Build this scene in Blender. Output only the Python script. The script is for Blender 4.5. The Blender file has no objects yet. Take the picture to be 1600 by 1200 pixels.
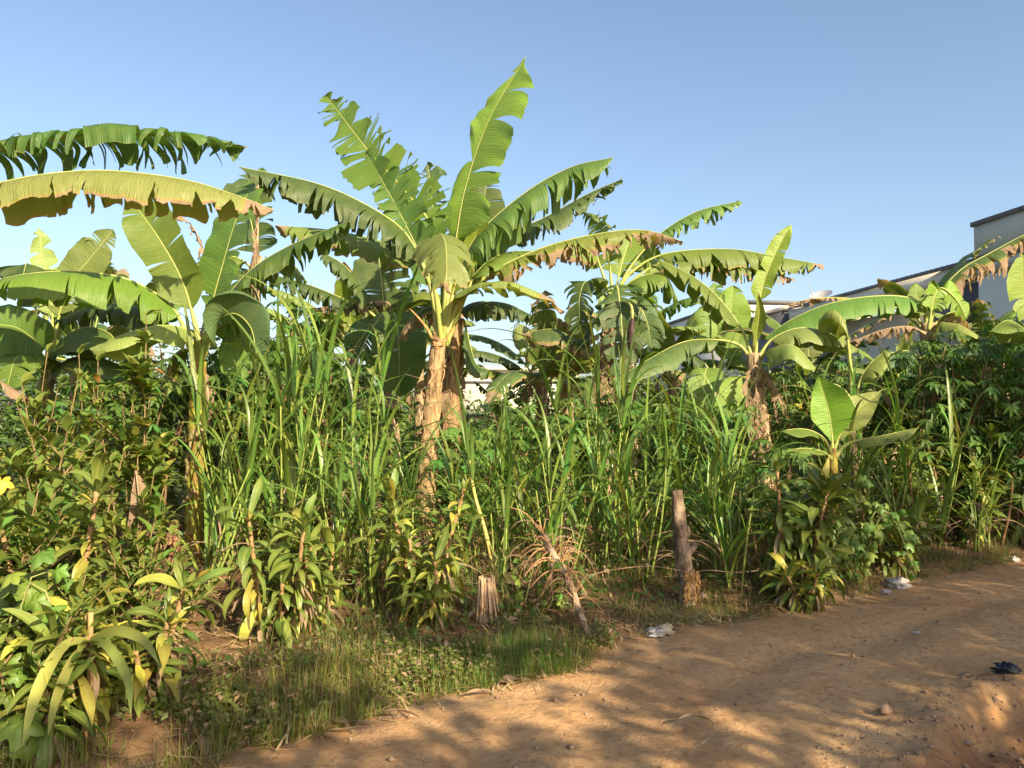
import bpy, math, random
import numpy as np
from mathutils import Vector, Matrix, noise as mnoise

# ------------------------------------------------------------------ camera, sky, sun, exposure
SC = bpy.context.scene
COL = SC.collection
F_PX, CAM_Z, TILT = 1232.0, 1.5, math.radians(1.86)
cam_d = bpy.data.cameras.new('camera')
cam_d.sensor_fit = 'HORIZONTAL'
cam_d.sensor_width = 36.0
cam_d.lens = 36.0 * F_PX / 1600.0
cam_d.clip_start, cam_d.clip_end = 0.05, 2000.0
cam = bpy.data.objects.new('camera', cam_d)
COL.objects.link(cam)
cam.location = (0, 0, CAM_Z)
cam.rotation_euler = (math.radians(90) + TILT, 0, 0)
SC.camera = cam

SUN_AZ, SUN_EL = math.radians(36), math.radians(29)      # behind the camera, to its right
SUN_DIR = Vector((math.sin(SUN_AZ) * math.cos(SUN_EL), -math.cos(SUN_AZ) * math.cos(SUN_EL), math.sin(SUN_EL)))
world = bpy.data.worlds.new('World')
SC.world = world
world.use_nodes = True
wn = world.node_tree.nodes
wl = world.node_tree.links
sky = wn.new('ShaderNodeTexSky')
sky.sky_type = 'NISHITA'
sky.sun_disc = False
sky.sun_elevation = SUN_EL
sky.sun_rotation = math.pi - SUN_AZ
sky.air_density, sky.dust_density, sky.ozone_density = 1.0, 2.2, 1.3
bg = wn['Background']
bg.inputs['Strength'].default_value = 0.092
wl.new(sky.outputs['Color'], bg.inputs['Color'])
sun_d = bpy.data.lights.new('sun', 'SUN')
sun_d.energy = 5.0
sun_d.angle = math.radians(0.53)
sun_d.color = (1.0, 0.84, 0.58)
sun = bpy.data.objects.new('sun', sun_d)
COL.objects.link(sun)
sun.rotation_euler = (-SUN_DIR).to_track_quat('-Z', 'Y').to_euler()
SC.view_settings.view_transform = 'Standard'
SC.view_settings.look = 'None'
SC.view_settings.gamma = 1.0
SC.view_settings.use_curve_mapping = False
SC.view_settings.exposure = 1.3
SC.render.engine = 'CYCLES'
cy = SC.cycles
cy.max_bounces, cy.diffuse_bounces, cy.glossy_bounces, cy.transmission_bounces, cy.transparent_max_bounces = 7, 4, 2, 5, 4
cy.use_denoising = True
cy.sample_clamp_indirect = 4.0
cy.caustics_reflective = cy.caustics_refractive = False

# ------------------------------------------------------------------ helpers
RNG = random.Random(11)
NP = np.random.default_rng(11)
ct, st_ = math.cos(TILT), math.sin(TILT)

def at(px, py, Y):
    """point at distance Y in front of the road's edge seen along a bearing (px, py)"""
    dx, dy = (px - 800) / F_PX, (600 - py) / F_PX
    t = Y / (ct - st_ * dy)
    return Vector((dx * t, Y, CAM_Z + t * (st_ + ct * dy)))

def on_ground(px, py, z=0.0):
    dx, dy = (px - 800) / F_PX, (600 - py) / F_PX
    v = Vector((dx, ct - st_ * dy, st_ + ct * dy))
    t = (z - CAM_Z) / v.z
    return Vector((v.x * t, v.y * t, z))

def tag(o, label=None, cat=None, group=None, kind=None):
    if label: o['label'] = label
    if cat: o['category'] = cat
    if group: o['group'] = group
    if kind or cat: o['kind'] = kind or 'thing'
    return o

def empty(name, loc):
    o = bpy.data.objects.new(name, None)
    COL.objects.link(o)
    o.location = loc
    o.empty_display_size = 0.1
    return o

def obj(name, me, parent=None, color=None, mat=None):
    o = bpy.data.objects.new(name, me)
    COL.objects.link(o)
    if parent is not None:
        o.parent = parent
    if color is not None:
        o.color = (*color, 1)
    if mat is not None and not me.materials:
        me.materials.append(mat)
    return o

def np_mesh(name, V, Fq, mat=None, uv=None, dry=None, smooth=True):
    """mesh from vertex array and quad/tri index array (or list of faces); uv and dry are per vertex"""
    me = bpy.data.meshes.new(name)
    V = np.asarray(V, dtype=np.float32)
    if isinstance(Fq, np.ndarray):
        k = Fq.shape[1]
        n = Fq.shape[0]
        loops = Fq.astype(np.int32).ravel()
        starts = np.arange(0, n * k, k, dtype=np.int32)
    else:
        n = len(Fq)
        lens = np.array([len(f) for f in Fq], dtype=np.int32)
        loops = np.array([i for f in Fq for i in f], dtype=np.int32)
        starts = np.concatenate([[0], np.cumsum(lens)[:-1]]).astype(np.int32)
    me.vertices.add(len(V))
    me.vertices.foreach_set('co', V.ravel())
    me.loops.add(len(loops))
    me.loops.foreach_set('vertex_index', loops)
    me.polygons.add(n)
    me.polygons.foreach_set('loop_start', starts)
    if smooth:
        me.polygons.foreach_set('use_smooth', np.ones(n, dtype=bool))
    if uv is not None:
        u = me.uv_layers.new(name='UVMap')
        u.data.foreach_set('uv', np.asarray(uv, dtype=np.float32)[loops].ravel())
    if dry is not None:
        a = me.attributes.new('dry', 'FLOAT', 'POINT')
        a.data.foreach_set('value', np.asarray(dry, dtype=np.float32))
    me.update(calc_edges=True)
    me.validate()
    if mat is not None:
        me.materials.append(mat)
    return me

def grid_faces(R, C, off=0, wrap=False):
    i = np.arange(R - 1)[:, None] * C
    if wrap:
        j = np.arange(C)[None, :]
        j2 = (j + 1) % C
    else:
        j = np.arange(C - 1)[None, :]
        j2 = j + 1
    f = np.stack([i + j, i + j2, i + C + j2, i + C + j], axis=-1).reshape(-1, 4)
    return f + off

def spline(pts, n=60):
    """Catmull-Rom through pts, resampled evenly by length"""
    P = np.array([tuple(p) for p in pts], dtype=float)
    if len(P) == 2:
        Q = P[0] + (P[1] - P[0]) * np.linspace(0, 1, n)[:, None]
        return Q
    P = np.vstack([2 * P[0] - P[1], P, 2 * P[-1] - P[-2]])
    out = []
    for k in range(1, len(P) - 2):
        p0, p1, p2, p3 = P[k - 1], P[k], P[k + 1], P[k + 2]
        for u in np.linspace(0, 1, 24, endpoint=False):
            out.append(0.5 * ((2 * p1) + (-p0 + p2) * u + (2 * p0 - 5 * p1 + 4 * p2 - p3) * u * u + (-p0 + 3 * p1 - 3 * p2 + p3) * u ** 3))
    out.append(P[-2])
    Q = np.array(out)
    d = np.concatenate([[0], np.cumsum(np.linalg.norm(np.diff(Q, axis=0), axis=1))])
    s = np.linspace(0, d[-1], n)
    return np.stack([np.interp(s, d, Q[:, i]) for i in range(3)], axis=1)

def norm(a):
    return a / np.maximum(np.linalg.norm(a, axis=-1, keepdims=True), 1e-9)

def tube(Q, rad, sides=8, cap=True):
    """vertices and faces of a tube along the points Q with radii rad"""
    Q = np.asarray(Q, float)
    n = len(Q)
    rad = np.broadcast_to(np.asarray(rad, float), (n,))
    T = norm(np.gradient(Q, axis=0))
    ref = np.array([0.0, 0, 1]) if abs(T[0][2]) < 0.9 else np.array([1.0, 0, 0])
    A = np.empty_like(T)
    a = norm(np.cross(T[0], ref))
    for i in range(n):
        a = norm(a - T[i] * np.dot(a, T[i]))
        A[i] = a
    B = np.cross(T, A)
    ang = np.linspace(0, 2 * math.pi, sides, endpoint=False)
    V = Q[:, None, :] + rad[:, None, None] * (np.cos(ang)[None, :, None] * A[:, None, :] + np.sin(ang)[None, :, None] * B[:, None, :])
    F = [tuple(f) for f in grid_faces(n, sides, 0, True)]
    V = V.reshape(-1, 3)
    if cap:
        F.append(tuple(range(sides))[::-1])
        F.append(tuple((n - 1) * sides + i for i in range(sides)))
    return V, F

class MB:
    """collects pieces of ONE part"""
    def __init__(s): s.V, s.F, s.n = [], [], 0
    def add(s, V, F):
        s.V.append(np.asarray(V, float)); s.F += [tuple(int(i) + s.n for i in f) for f in F]; s.n += len(V)
    def box(s, lo, hi):
        x0, y0, z0 = lo; x1, y1, z1 = hi
        s.add([(x0,y0,z0),(x1,y0,z0),(x1,y1,z0),(x0,y1,z0),(x0,y0,z1),(x1,y0,z1),(x1,y1,z1),(x0,y1,z1)],
              [(0,3,2,1),(4,5,6,7),(0,1,5,4),(1,2,6,5),(2,3,7,6),(3,0,4,7)])
    def tube(s, Q, r, sides=8): s.add(*tube(Q, r, sides))
    def build(s, name, mat, parent=None, smooth=False, color=None):
        me = np_mesh(name, np.vstack(s.V), s.F, mat, smooth=smooth)
        return obj(name, me, parent, color)

# road frame: s runs along the road's edge, n grows across the road towards the camera
RO, RE, RN = np.array([-1.26, 3.3]), np.array([0.805, 0.593]), np.array([0.593, -0.805])
EDGE_S = [-20, -1.2, 0, 1.3, 1.97, 3.14, 3.99, 5.23, 6.8, 8.1, 30]
EDGE_N = [0.1, 0.05, 0.0, -.222, -.113, -.24, -.133, -.09, -.06, 0.0, 0.0]

def road_sn(x, y):
    dx, dy = np.asarray(x) - RO[0], np.asarray(y) - RO[1]
    s = dx * RE[0] + dy * RE[1]
    n = dx * RN[0] + dy * RN[1]
    return s, n - np.interp(s, EDGE_S, EDGE_N)

def sn_xy(s, n):
    n2 = n + float(np.interp(s, EDGE_S, EDGE_N))
    p = RO + RE * s + RN * n2
    return float(p[0]), float(p[1])

def smooth01(a, b, x):
    t = np.clip((x - a) / (b - a), 0, 1)
    return t * t * (3 - 2 * t)

class VNoise:
    """cheap tiling value noise for the terrain"""
    def __init__(s, seed): s.t = np.random.default_rng(seed).random((256, 256))
    def __call__(s, x, y):
        xi, yi = np.floor(x).astype(int), np.floor(y).astype(int)
        fx, fy = x - xi, y - yi
        fx, fy = fx * fx * (3 - 2 * fx), fy * fy * (3 - 2 * fy)
        g = lambda a, b: s.t[a % 256, b % 256]
        return (g(xi, yi) * (1 - fx) + g(xi + 1, yi) * fx) * (1 - fy) + (g(xi, yi + 1) * (1 - fx) + g(xi + 1, yi + 1) * fx) * fy - 0.5
VN = VNoise(3)

def ground_h(x, y):
    x, y = np.asarray(x, float), np.asarray(y, float)
    s, n = road_sn(x, y)
    nw = n + 0.14 * VN(x * 2.3, y * 2.3) + 0.05 * VN(x * 7 + 9, y * 7)
    near = 1.0 - smooth01(14, 26, np.hypot(x, y))
    h = 0.10 * smooth01(0.02, -0.5, nw) + 0.05 * smooth01(-0.5, -2.0, nw)
    h += near * (0.07 * VN(x * 0.8, y * 0.8) + 0.030 * VN(x * 2.1 + 5, y * 2.1) + 0.012 * VN(x * 6, y * 6 + 3))
    field = smooth01(0.0, -0.4, nw)
    h += near * field * (0.10 * VN(x * 1.7 + 40, y * 1.7) + 0.04 * VN(x * 6 + 20, y * 6) + 0.025 * VN(x * 14, y * 14))
    roadm = 1 - field
    h += near * roadm * (0.006 * VN(x * 17, y * 17) + 0.004 * VN(x * 34, y * 34))
    # wheel ruts and the washed-out gully on the far side of the track
    h -= near * 0.03 * np.exp(-((nw - 0.75) / 0.16) ** 2)
    c = 1.98 + 0.16 * np.sin(s * 1.3) + 0.15 * VN(s * 1.1, s * 0 + 2)
    g = smooth01(c - 0.14, c + 0.05, n) * (1 - smooth01(c + 0.25, c + 0.75, n))
    gs = smooth01(1.6, 2.4, s)
    h -= near * gs * (0.15 + 0.10 * VN(s * 3, n * 3) + 0.06 * VN(x * 9, y * 9)) * g
    h += near * gs * smooth01(1.2, 2.2, n) * (0.10 * VN(x * 4, y * 4) + 0.06 * VN(x * 11, y * 11 + 8) + 0.03 * VN(x * 26, y * 26))
    h += near * 0.10 * smooth01(2.3, 3.2, n)
    return h

def gz(x, y):
    return float(ground_h(np.array([x]), np.array([y]))[0])

def base_at(px, Y):
    """a root point on the ground at bearing px and distance Y"""
    x = (px - 800) / F_PX * Y
    return Vector((x, Y, gz(x, Y)))

# ------------------------------------------------------------------ materials
def new_mat(name):
    m = bpy.data.materials.new(name)
    m.use_nodes = True
    nt = m.node_tree
    for n in list(nt.nodes): nt.nodes.remove(n)
    out = nt.nodes.new('ShaderNodeOutputMaterial')
    return m, nt, out

def N(nt, typ, **kw):
    n = nt.nodes.new(typ)
    for k, v in kw.items():
        if k in n.inputs: n.inputs[k].default_value = v
        else: setattr(n, k, v)
    return n

def mixc(nt, fac, a, b, blend='MIX'):
    m = nt.nodes.new('ShaderNodeMix')
    m.data_type = 'RGBA'; m.blend_type = blend
    for sock, v in ((m.inputs[0], fac), (m.inputs[6], a), (m.inputs[7], b)):
        if isinstance(v, (int, float)): sock.default_value = v
        elif isinstance(v, tuple): sock.default_value = (*v, 1)
        else: nt.links.new(v, sock)
    return m.outputs[2]

def mth(nt, op, a, b=None, clamp=False):
    m = nt.nodes.new('ShaderNodeMath'); m.operation = op; m.use_clamp = clamp
    for i, v in enumerate((a, b)):
        if v is None: continue
        if isinstance(v, (int, float)): m.inputs[i].default_value = v
        else: nt.links.new(v, m.inputs[i])
    return m.outputs[0]

def rmap(nt, v, a, b, c=0.0, d=1.0):
    m = nt.nodes.new('ShaderNodeMapRange'); m.clamp = True
    nt.links.new(v, m.inputs[0])
    for i, x in enumerate((a, b, c, d)): m.inputs[i + 1].default_value = x
    return m.outputs[0]

def leaf_material(name, rough=0.42, trans=0.3, vein=0.0, spec=0.4, hue=0.5, spot=0.35, midline=0.0):
    """leaf tissue: the object's own colour, varied from leaf to leaf; 'dry' brings yellow then brown tissue"""
    m, nt, out = new_mat(name)
    L = nt.links.new
    info = N(nt, 'ShaderNodeObjectInfo')
    rnd = info.outputs['Random']
    hsv = N(nt, 'ShaderNodeHueSaturation')
    L(info.outputs['Color'], hsv.inputs['Color'])
    L(rmap(nt, rnd, 0, 1, 0.5 - 0.035 * hue / .5, 0.5 + 0.03 * hue / .5), hsv.inputs['Hue'])
    r2 = mth(nt, 'FRACT', mth(nt, 'MULTIPLY', rnd, 7.31))
    L(rmap(nt, r2, 0, 1, 0.72, 1.3), hsv.inputs['Value'])
    tc = N(nt, 'ShaderNodeTexCoord')
    noi = N(nt, 'ShaderNodeTexNoise', Scale=9.0, Detail=3.0)
    L(tc.outputs['Object'], noi.inputs['Vector'])
    col = mixc(nt, rmap(nt, noi.outputs['Fac'], 0.35, 0.7, 0, spot), hsv.outputs['Color'], (0.20, 0.225, 0.04))
    bump_h = None
    if vein:
        uv = N(nt, 'ShaderNodeUVMap')
        sep = N(nt, 'ShaderNodeSeparateXYZ')
        L(uv.outputs['UV'], sep.inputs[0])
        n2 = N(nt, 'ShaderNodeTexNoise', Scale=1.0, Detail=2.0)
        cmb = N(nt, 'ShaderNodeCombineXYZ')
        L(mth(nt, 'MULTIPLY', sep.outputs[0], 95.0), cmb.inputs[0])
        L(mth(nt, 'MULTIPLY', sep.outputs[1], 1.5), cmb.inputs[1])
        L(cmb.outputs[0], n2.inputs['Vector'])
        bump_h = n2.outputs['Fac']
        col = mixc(nt, rmap(nt, bump_h, 0.42, 0.72, 0, 0.5), col, mixc(nt, 1.0, col, (1.35, 1.3, 1.5), 'MULTIPLY'))
    if midline:
        uv2 = N(nt, 'ShaderNodeUVMap'); sp2 = N(nt, 'ShaderNodeSeparateXYZ'); L(uv2.outputs['UV'], sp2.inputs[0])
        col = mixc(nt, rmap(nt, sp2.outputs[1], 0.10, 0.26, midline, 0.0), col, (0.34, 0.37, 0.10))
    at_ = N(nt, 'ShaderNodeAttribute', attribute_name='dry')
    n3 = N(nt, 'ShaderNodeTexNoise', Scale=14.0, Detail=4.0)
    L(tc.outputs['Object'], n3.inputs['Vector'])
    dry = mth(nt, 'ADD', at_.outputs['Fac'], mth(nt, 'MULTIPLY', mth(nt, 'SUBTRACT', n3.outputs['Fac'], 0.5), mth(nt, 'MULTIPLY', mth(nt, 'MINIMUM', at_.outputs['Fac'], 0.6), 1.2)), True)
    col = mixc(nt, rmap(nt, dry, 0.15, 0.45), col, (0.30, 0.25, 0.05))
    brown = mixc(nt, n3.outputs['Fac'], (0.16, 0.095, 0.055), (0.43, 0.315, 0.20))
    col = mixc(nt, rmap(nt, dry, 0.42, 0.62), col, brown)
    p = N(nt, 'ShaderNodeBsdfPrincipled', Roughness=rough)
    p.inputs['Specular IOR Level'].default_value = spec
    L(col, p.inputs['Base Color'])
    L(rmap(nt, dry, 0.3, 0.6, rough, 0.85), p.inputs['Roughness'])
    b = N(nt, 'ShaderNodeBump', Strength=0.55 if vein else 0.3, Distance=0.016 if vein else 0.01)
    L(bump_h if bump_h is not None else noi.outputs['Fac'], b.inputs['Height'])
    L(b.outputs[0], p.inputs['Normal'])
    t = N(nt, 'ShaderNodeBsdfTranslucent')
    L(mixc(nt, 1.0, col, (1.5, 1.45, 0.6), 'MULTIPLY'), t.inputs['Color'])
    mx = N(nt, 'ShaderNodeMixShader', Fac=trans)
    L(p.outputs[0], mx.inputs[1]); L(t.outputs[0], mx.inputs[2])
    L(mx.outputs[0], out.inputs['Surface'])
    return m

def solid(name, col, rough=0.8, col2=None, scale=6.0, bump=0.3, stretch=None, objcol=False, lo=0.38, hi=0.65, dist=0.02, detail=5.0, spec=0.3):
    """two-tone weathered surface"""
    m, nt, out = new_mat(name)
    L = nt.links.new
    tc = N(nt, 'ShaderNodeTexCoord')
    vec = tc.outputs['Object']
    if stretch:
        mp = N(nt, 'ShaderNodeMapping'); mp.inputs['Scale'].default_value = stretch
        L(vec, mp.inputs['Vector']); vec = mp.outputs[0]
    n = N(nt, 'ShaderNodeTexNoise', Scale=scale, Detail=detail)
    n.inputs['Roughness'].default_value = 0.65
    L(vec, n.inputs['Vector'])
    p = N(nt, 'ShaderNodeBsdfPrincipled', Roughness=rough)
    p.inputs['Specular IOR Level'].default_value = spec
    c = mixc(nt, rmap(nt, n.outputs['Fac'], lo, hi), col, col2 if col2 else tuple(x * 0.75 for x in col))
    if objcol:
        info = N(nt, 'ShaderNodeObjectInfo')
        c = mixc(nt, 1.0, c, info.outputs['Color'], 'MULTIPLY')
    L(c, p.inputs['Base Color'])
    b = N(nt, 'ShaderNodeBump', Strength=bump, Distance=dist)
    L(n.outputs['Fac'], b.inputs['Height']); L(b.outputs[0], p.inputs['Normal'])
    L(p.outputs[0], out.inputs['Surface'])
    return m

M = {}
M['banana'] = leaf_material('banana_leaf_tissue', 0.46, 0.32, vein=1.0, spec=0.4, spot=0.25, hue=0.3)
M['blade'] = leaf_material('grass_blade_tissue', 0.38, 0.30, spec=0.5, spot=0.3, midline=0.25)
M['strap'] = leaf_material('strap_leaf_tissue', 0.45, 0.24, spec=0.4, spot=0.55, hue=0.35, midline=0.3)
M['cassava'] = leaf_material('cassava_leaf_tissue', 0.5, 0.30, spec=0.3, spot=0.2)
M['shrub'] = leaf_material('shrub_leaf_tissue', 0.5, 0.28, spec=0.45, spot=0.3, hue=0.5)
M['lowgrass'] = leaf_material('low_grass_tissue', 0.6, 0.30, spec=0.25, spot=0.4)
M['midrib'] = solid('banana_midrib', (0.25, 0.31, 0.07), 0.45, (0.36, 0.34, 0.11), 5.0, 0.1)
M['stem'] = solid('banana_pseudostem', (0.48, 0.36, 0.21), 0.75, (0.13, 0.08, 0.045), 5.0, 1.0, (7, 7, 1.6), True, 0.42, 0.66, 0.04)
M['stem_green'] = solid('banana_pseudostem_fresh', (0.36, 0.36, 0.07), 0.5, (0.26, 0.13, 0.045), 3.0, 0.5, (7, 7, 2.2), True, 0.42, 0.6, 0.03)
M['sheath'] = solid('dry_sheath_fibre', (0.44, 0.32, 0.20), 0.85, (0.16, 0.10, 0.06), 4.0, 0.8, (14, 14, 1.5), True, 0.4, 0.68, 0.02)
M['bark'] = solid('grey_bark', (0.34, 0.29, 0.24), 0.9, (0.10, 0.075, 0.06), 16.0, 1.0, (1, 1, 0.45), True, 0.40, 0.60, 0.03)
M['cane'] = solid('green_cane', (0.22, 0.26, 0.07), 0.6, (0.30, 0.24, 0.11), 9.0, 0.3, None, True)
M['twig'] = solid('brown_twig', (0.23, 0.15, 0.09), 0.85, (0.12, 0.075, 0.045), 14.0, 0.5, None, True)
M['rawwood'] = solid('split_wood', (0.58, 0.34, 0.13), 0.8, (0.26, 0.13, 0.05), 20.0, 0.8, (2, 2, 0.5))
M['wire'] = solid('rusty_wire', (0.22, 0.16, 0.12), 0.7, (0.30, 0.15, 0.08), 40.0, 0.2)
M['bud'] = solid('banana_bud_purple', (0.055, 0.025, 0.025), 0.6, (0.03, 0.015, 0.015), 9.0, 0.3)

# ------------------------------------------------------------------ ground sheet: track, verge and field
def ground_material():
    m, nt, out = new_mat('laterite_soil')
    L = nt.links.new
    tc = N(nt, 'ShaderNodeTexCoord')
    P = tc.outputs['Object']
    def noi(scale, detail=5.0, rough=0.6):
        n = N(nt, 'ShaderNodeTexNoise', Scale=scale, Detail=detail)
        n.inputs['Roughness'].default_value = rough
        L(P, n.inputs['Vector'])
        return n.outputs['Fac']
    big, mid, fine, grit = noi(0.9), noi(4.5), noi(22.0, 6.0, 0.7), noi(120.0, 4.0, 0.75)
    dirt = mixc(nt, rmap(nt, big, 0.35, 0.65), (0.45, 0.25, 0.11), (0.52, 0.325, 0.16))
    dirt = mixc(nt, rmap(nt, mid, 0.45, 0.75, 0, 0.55), dirt, (0.53, 0.355, 0.205))
    dirt = mixc(nt, rmap(nt, fine, 0.50, 0.66, 0, 0.7), dirt, (0.27, 0.135, 0.06))
    dirt = mixc(nt, rmap(nt, grit, 0.56, 0.70, 0, 0.6), dirt, (0.52, 0.37, 0.23))
    soil = mixc(nt, rmap(nt, mid, 0.35, 0.7), (0.12, 0.065, 0.035), (0.21, 0.125, 0.065))
    soil = mixc(nt, rmap(nt, fine, 0.5, 0.7, 0, 0.7), soil, (0.07, 0.04, 0.022))
    a = N(nt, 'ShaderNodeAttribute', attribute_name='road')
    wash = N(nt, 'ShaderNodeAttribute', attribute_name='gully')
    dirt = mixc(nt, wash.outputs['Fac'], dirt, mixc(nt, mid, (0.17, 0.075, 0.035), (0.27, 0.13, 0.06)))
    col = mixc(nt, a.outputs['Fac'], soil, dirt)
    far = N(nt, 'ShaderNodeAttribute', attribute_name='meadow')
    col = mixc(nt, far.outputs['Fac'], col, mixc(nt, big, (0.05, 0.085, 0.02), (0.10, 0.12, 0.035)))
    p = N(nt, 'ShaderNodeBsdfPrincipled', Roughness=0.95)
    p.inputs['Specular IOR Level'].default_value = 0.15
    L(col, p.inputs['Base Color'])
    h = mth(nt, 'ADD', mth(nt, 'MULTIPLY', fine, 0.8), mth(nt, 'MULTIPLY', grit, 0.34))
    v = N(nt, 'ShaderNodeTexVoronoi', Scale=9.0)
    v.feature = 'DISTANCE_TO_EDGE'
    wv = N(nt, 'ShaderNodeVectorMath'); wv.operation = 'ADD'
    nv = N(nt, 'ShaderNodeTexNoise', Scale=6.0, Detail=3.0)
    L(P, nv.inputs['Vector']); L(P, wv.inputs[0])
    sc_ = N(nt, 'ShaderNodeVectorMath'); sc_.operation = 'SCALE'; sc_.inputs['Scale'].default_value = 0.25
    L(nv.outputs['Color'], sc_.inputs[0]); L(sc_.outputs[0], wv.inputs[1]); L(wv.outputs[0], v.inputs['Vector'])
    crack = mth(nt, 'MULTIPLY', rmap(nt, v.outputs['Distance'], 0.0, 0.06), rmap(nt, mid, 0.42, 0.6, 0.0, 0.22))
    h = mth(nt, 'ADD', h, crack)
    b = N(nt, 'ShaderNodeBump', Strength=0.9, Distance=0.024)
    L(h, b.inputs['Height']); L(b.outputs[0], p.inputs['Normal'])
    L(p.outputs[0], out.inputs['Surface'])
    return m

def axis(lo, hi, step, far_lo, far_hi):
    a = list(np.arange(lo, hi + 1e-6, step))
    up, d = [], step
    x = hi
    while x < far_hi:
        d *= 1.22; x += d; up.append(min(x, far_hi))
    dn, d, x = [], step, lo
    while x > far_lo:
        d *= 1.22; x -= d; dn.append(max(x, far_lo))
    return np.array(dn[::-1] + a + up)
gx_, gy_ = axis(-3.6, 7.6, 0.03, -700, 700), axis(2.2, 9.6, 0.03, -300, 900)
GX, GY = np.meshgrid(gx_, gy_)
GH = ground_h(GX, GY)
gs_, gn_ = road_sn(GX, GY)
V = np.stack([GX, GY, GH], -1).reshape(-1, 3)
gme = np_mesh('ground', V, grid_faces(len(gy_), len(gx_)), ground_material())
edge_n = gn_ + 0.25 * VN(GX * 1.9, GY * 1.9) + 0.12 * VN(GX * 6.5, GY * 6.5)
a = gme.attributes.new('road', 'FLOAT', 'POINT')
a.data.foreach_set('value', smooth01(-0.28, 0.10, edge_n).astype(np.float32).ravel())
a = gme.attributes.new('gully', 'FLOAT', 'POINT')
a.data.foreach_set('value', (smooth01(1.75, 2.15, gn_ + .2 * VN(GX * 4, GY * 4)) * smooth01(1.6, 2.4, gs_)).astype(np.float32).ravel())
a = gme.attributes.new('meadow', 'FLOAT', 'POINT')
a.data.foreach_set('value', (smooth01(11, 16, np.hypot(GX, GY)) * smooth01(-1, -4, gn_)).astype(np.float32).ravel())
ground = tag(obj('ground', gme), 'red brown dirt track and field soil', kind='structure')

# ------------------------------------------------------------------ buildings along the right-hand side
M['plaster'] = solid('pale_grey_plaster', (0.60, 0.56, 0.49), 0.85, (0.52, 0.48, 0.42), 0.7, 0.1)
M['white'] = solid('white_plaster', (0.74, 0.70, 0.63), 0.8, (0.66, 0.62, 0.56), 0.6, 0.1)
M['navy'] = solid('slate_blue_paint', (0.10, 0.10, 0.115), 0.6, (0.08, 0.08, 0.09), 0.8, 0.1)
M['coping'] = solid('dark_coping', (0.11, 0.105, 0.11), 0.7, (0.16, 0.14, 0.13), 2.0, 0.1)
M['soffit'] = solid('tan_soffit', (0.50, 0.38, 0.27), 0.8)
M['roofing'] = solid('dark_roof_sheet', (0.12, 0.11, 0.11), 0.5)
M['glass'] = solid('dark_glass', (0.02, 0.022, 0.025), 0.08, spec=0.6, bump=0.0)
M['cream'] = solid('cream_wall', (0.66, 0.60, 0.48), 0.85, (0.58, 0.52, 0.42), 0.8, 0.1)
M['dish'] = solid('grey_dish', (0.35, 0.35, 0.36), 0.5)
BD = Vector((-0.13, 1, 0)).normalized()
BW = Vector((1, 0.13, 0)).normalized()

def brow(o, x0=20.0):
    """place a building part: local x = into the plot, local y = away along the row of houses"""
    o.matrix_local = Matrix(((BW.x, BD.x, 0, x0), (BW.y, BD.y, 0, 0), (0, 0, 1, 0), (0, 0, 0, 1)))

def row_house(name, label, cat='building', group=None):
    e = empty(name, (20, 0, 0))
    e.rotation_euler = (0, 0, math.atan2(BW.y, BW.x))
    return tag(e, label, cat, group)

# nearest house: tall pale block with dark coping, overhang and a lower wall
b = row_house('apartment_block', 'pale grey plastered block with dark coping at the far right edge', 'building')
m = MB(); m.box((0.06, 10, 6.9), (9, 28.1, 8.0)); m.build('parapet', M['plaster'], b)
m = MB(); m.box((-0.02, 9.9, 8.0), (9.05, 28.18, 8.16)); m.build('coping', M['coping'], b)
m = MB(); m.box((0.0, 10, 6.72), (9, 28.15, 6.9)); m.build('ledge', M['coping'], b)
m = MB(); m.box((0.12, 10, 0), (9, 28.0, 6.72)); m.build('wall', M['white'], b)
m = MB(); m.box((-1.3, 10, 5.95), (0.118, 25.9, 6.12)); m.build('overhang', M['soffit'], b)
# middle house: eave line, soffit, slate box, recessed wall with grilled window
b2 = row_house('terrace_house', 'low terrace house with dark roof sheet, white fascia and slate blue balcony box', 'building')
m = MB(); m.box((1.9, 28.05, 0), (9, 42.2, 5.9)); m.build('wall', M['plaster'], b2)
m = MB(); m.box((0.1, 28.2, 6.2), (0.3, 42.0, 6.75)); m.build('fascia', M['white'], b2)
m = MB(); m.box((0.3, 28.2, 6.05), (1.9, 42.0, 6.2)); m.build('soffit', M['soffit'], b2)
m = MB()
for k in range(46):
    y = 28.15 + k * 0.3
    m.add([(-0.02, y, 6.80), (-0.02, y + .15, 6.88), (-0.02, y + .3, 6.80), (9, y, 8.4), (9, y + .15, 8.48), (9, y + .3, 8.4),
           (-0.02, y, 6.755), (-0.02, y + .3, 6.755)], [(0, 3, 4, 1), (1, 4, 5, 2), (0, 1, 2, 7, 6)])
m.build('roof', M['roofing'], b2)
m = MB(); m.box((0.32, 28.2, 4.55), (1.85, 31.2, 6.04)); m.build('balcony_box', M['navy'], b2)
w = MB(); w.box((1.84, 28.3, 3.2), (1.895, 30.9, 4.5)); w = w.build('window', M['glass'], b2)
for k in range(6):
    m = MB(); m.box((1.78, 28.4 + k * 0.48, 3.2), (1.835, 28.5 + k * 0.48, 4.5)); m.build('grille_bar', M['white'], w)
for k in range(3):
    m = MB(); m.box((1.776, 28.3, 3.3 + k * 0.5), (1.778, 30.9, 3.38 + k * 0.5)); m.build('grille_bar', M['white'], w)
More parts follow.
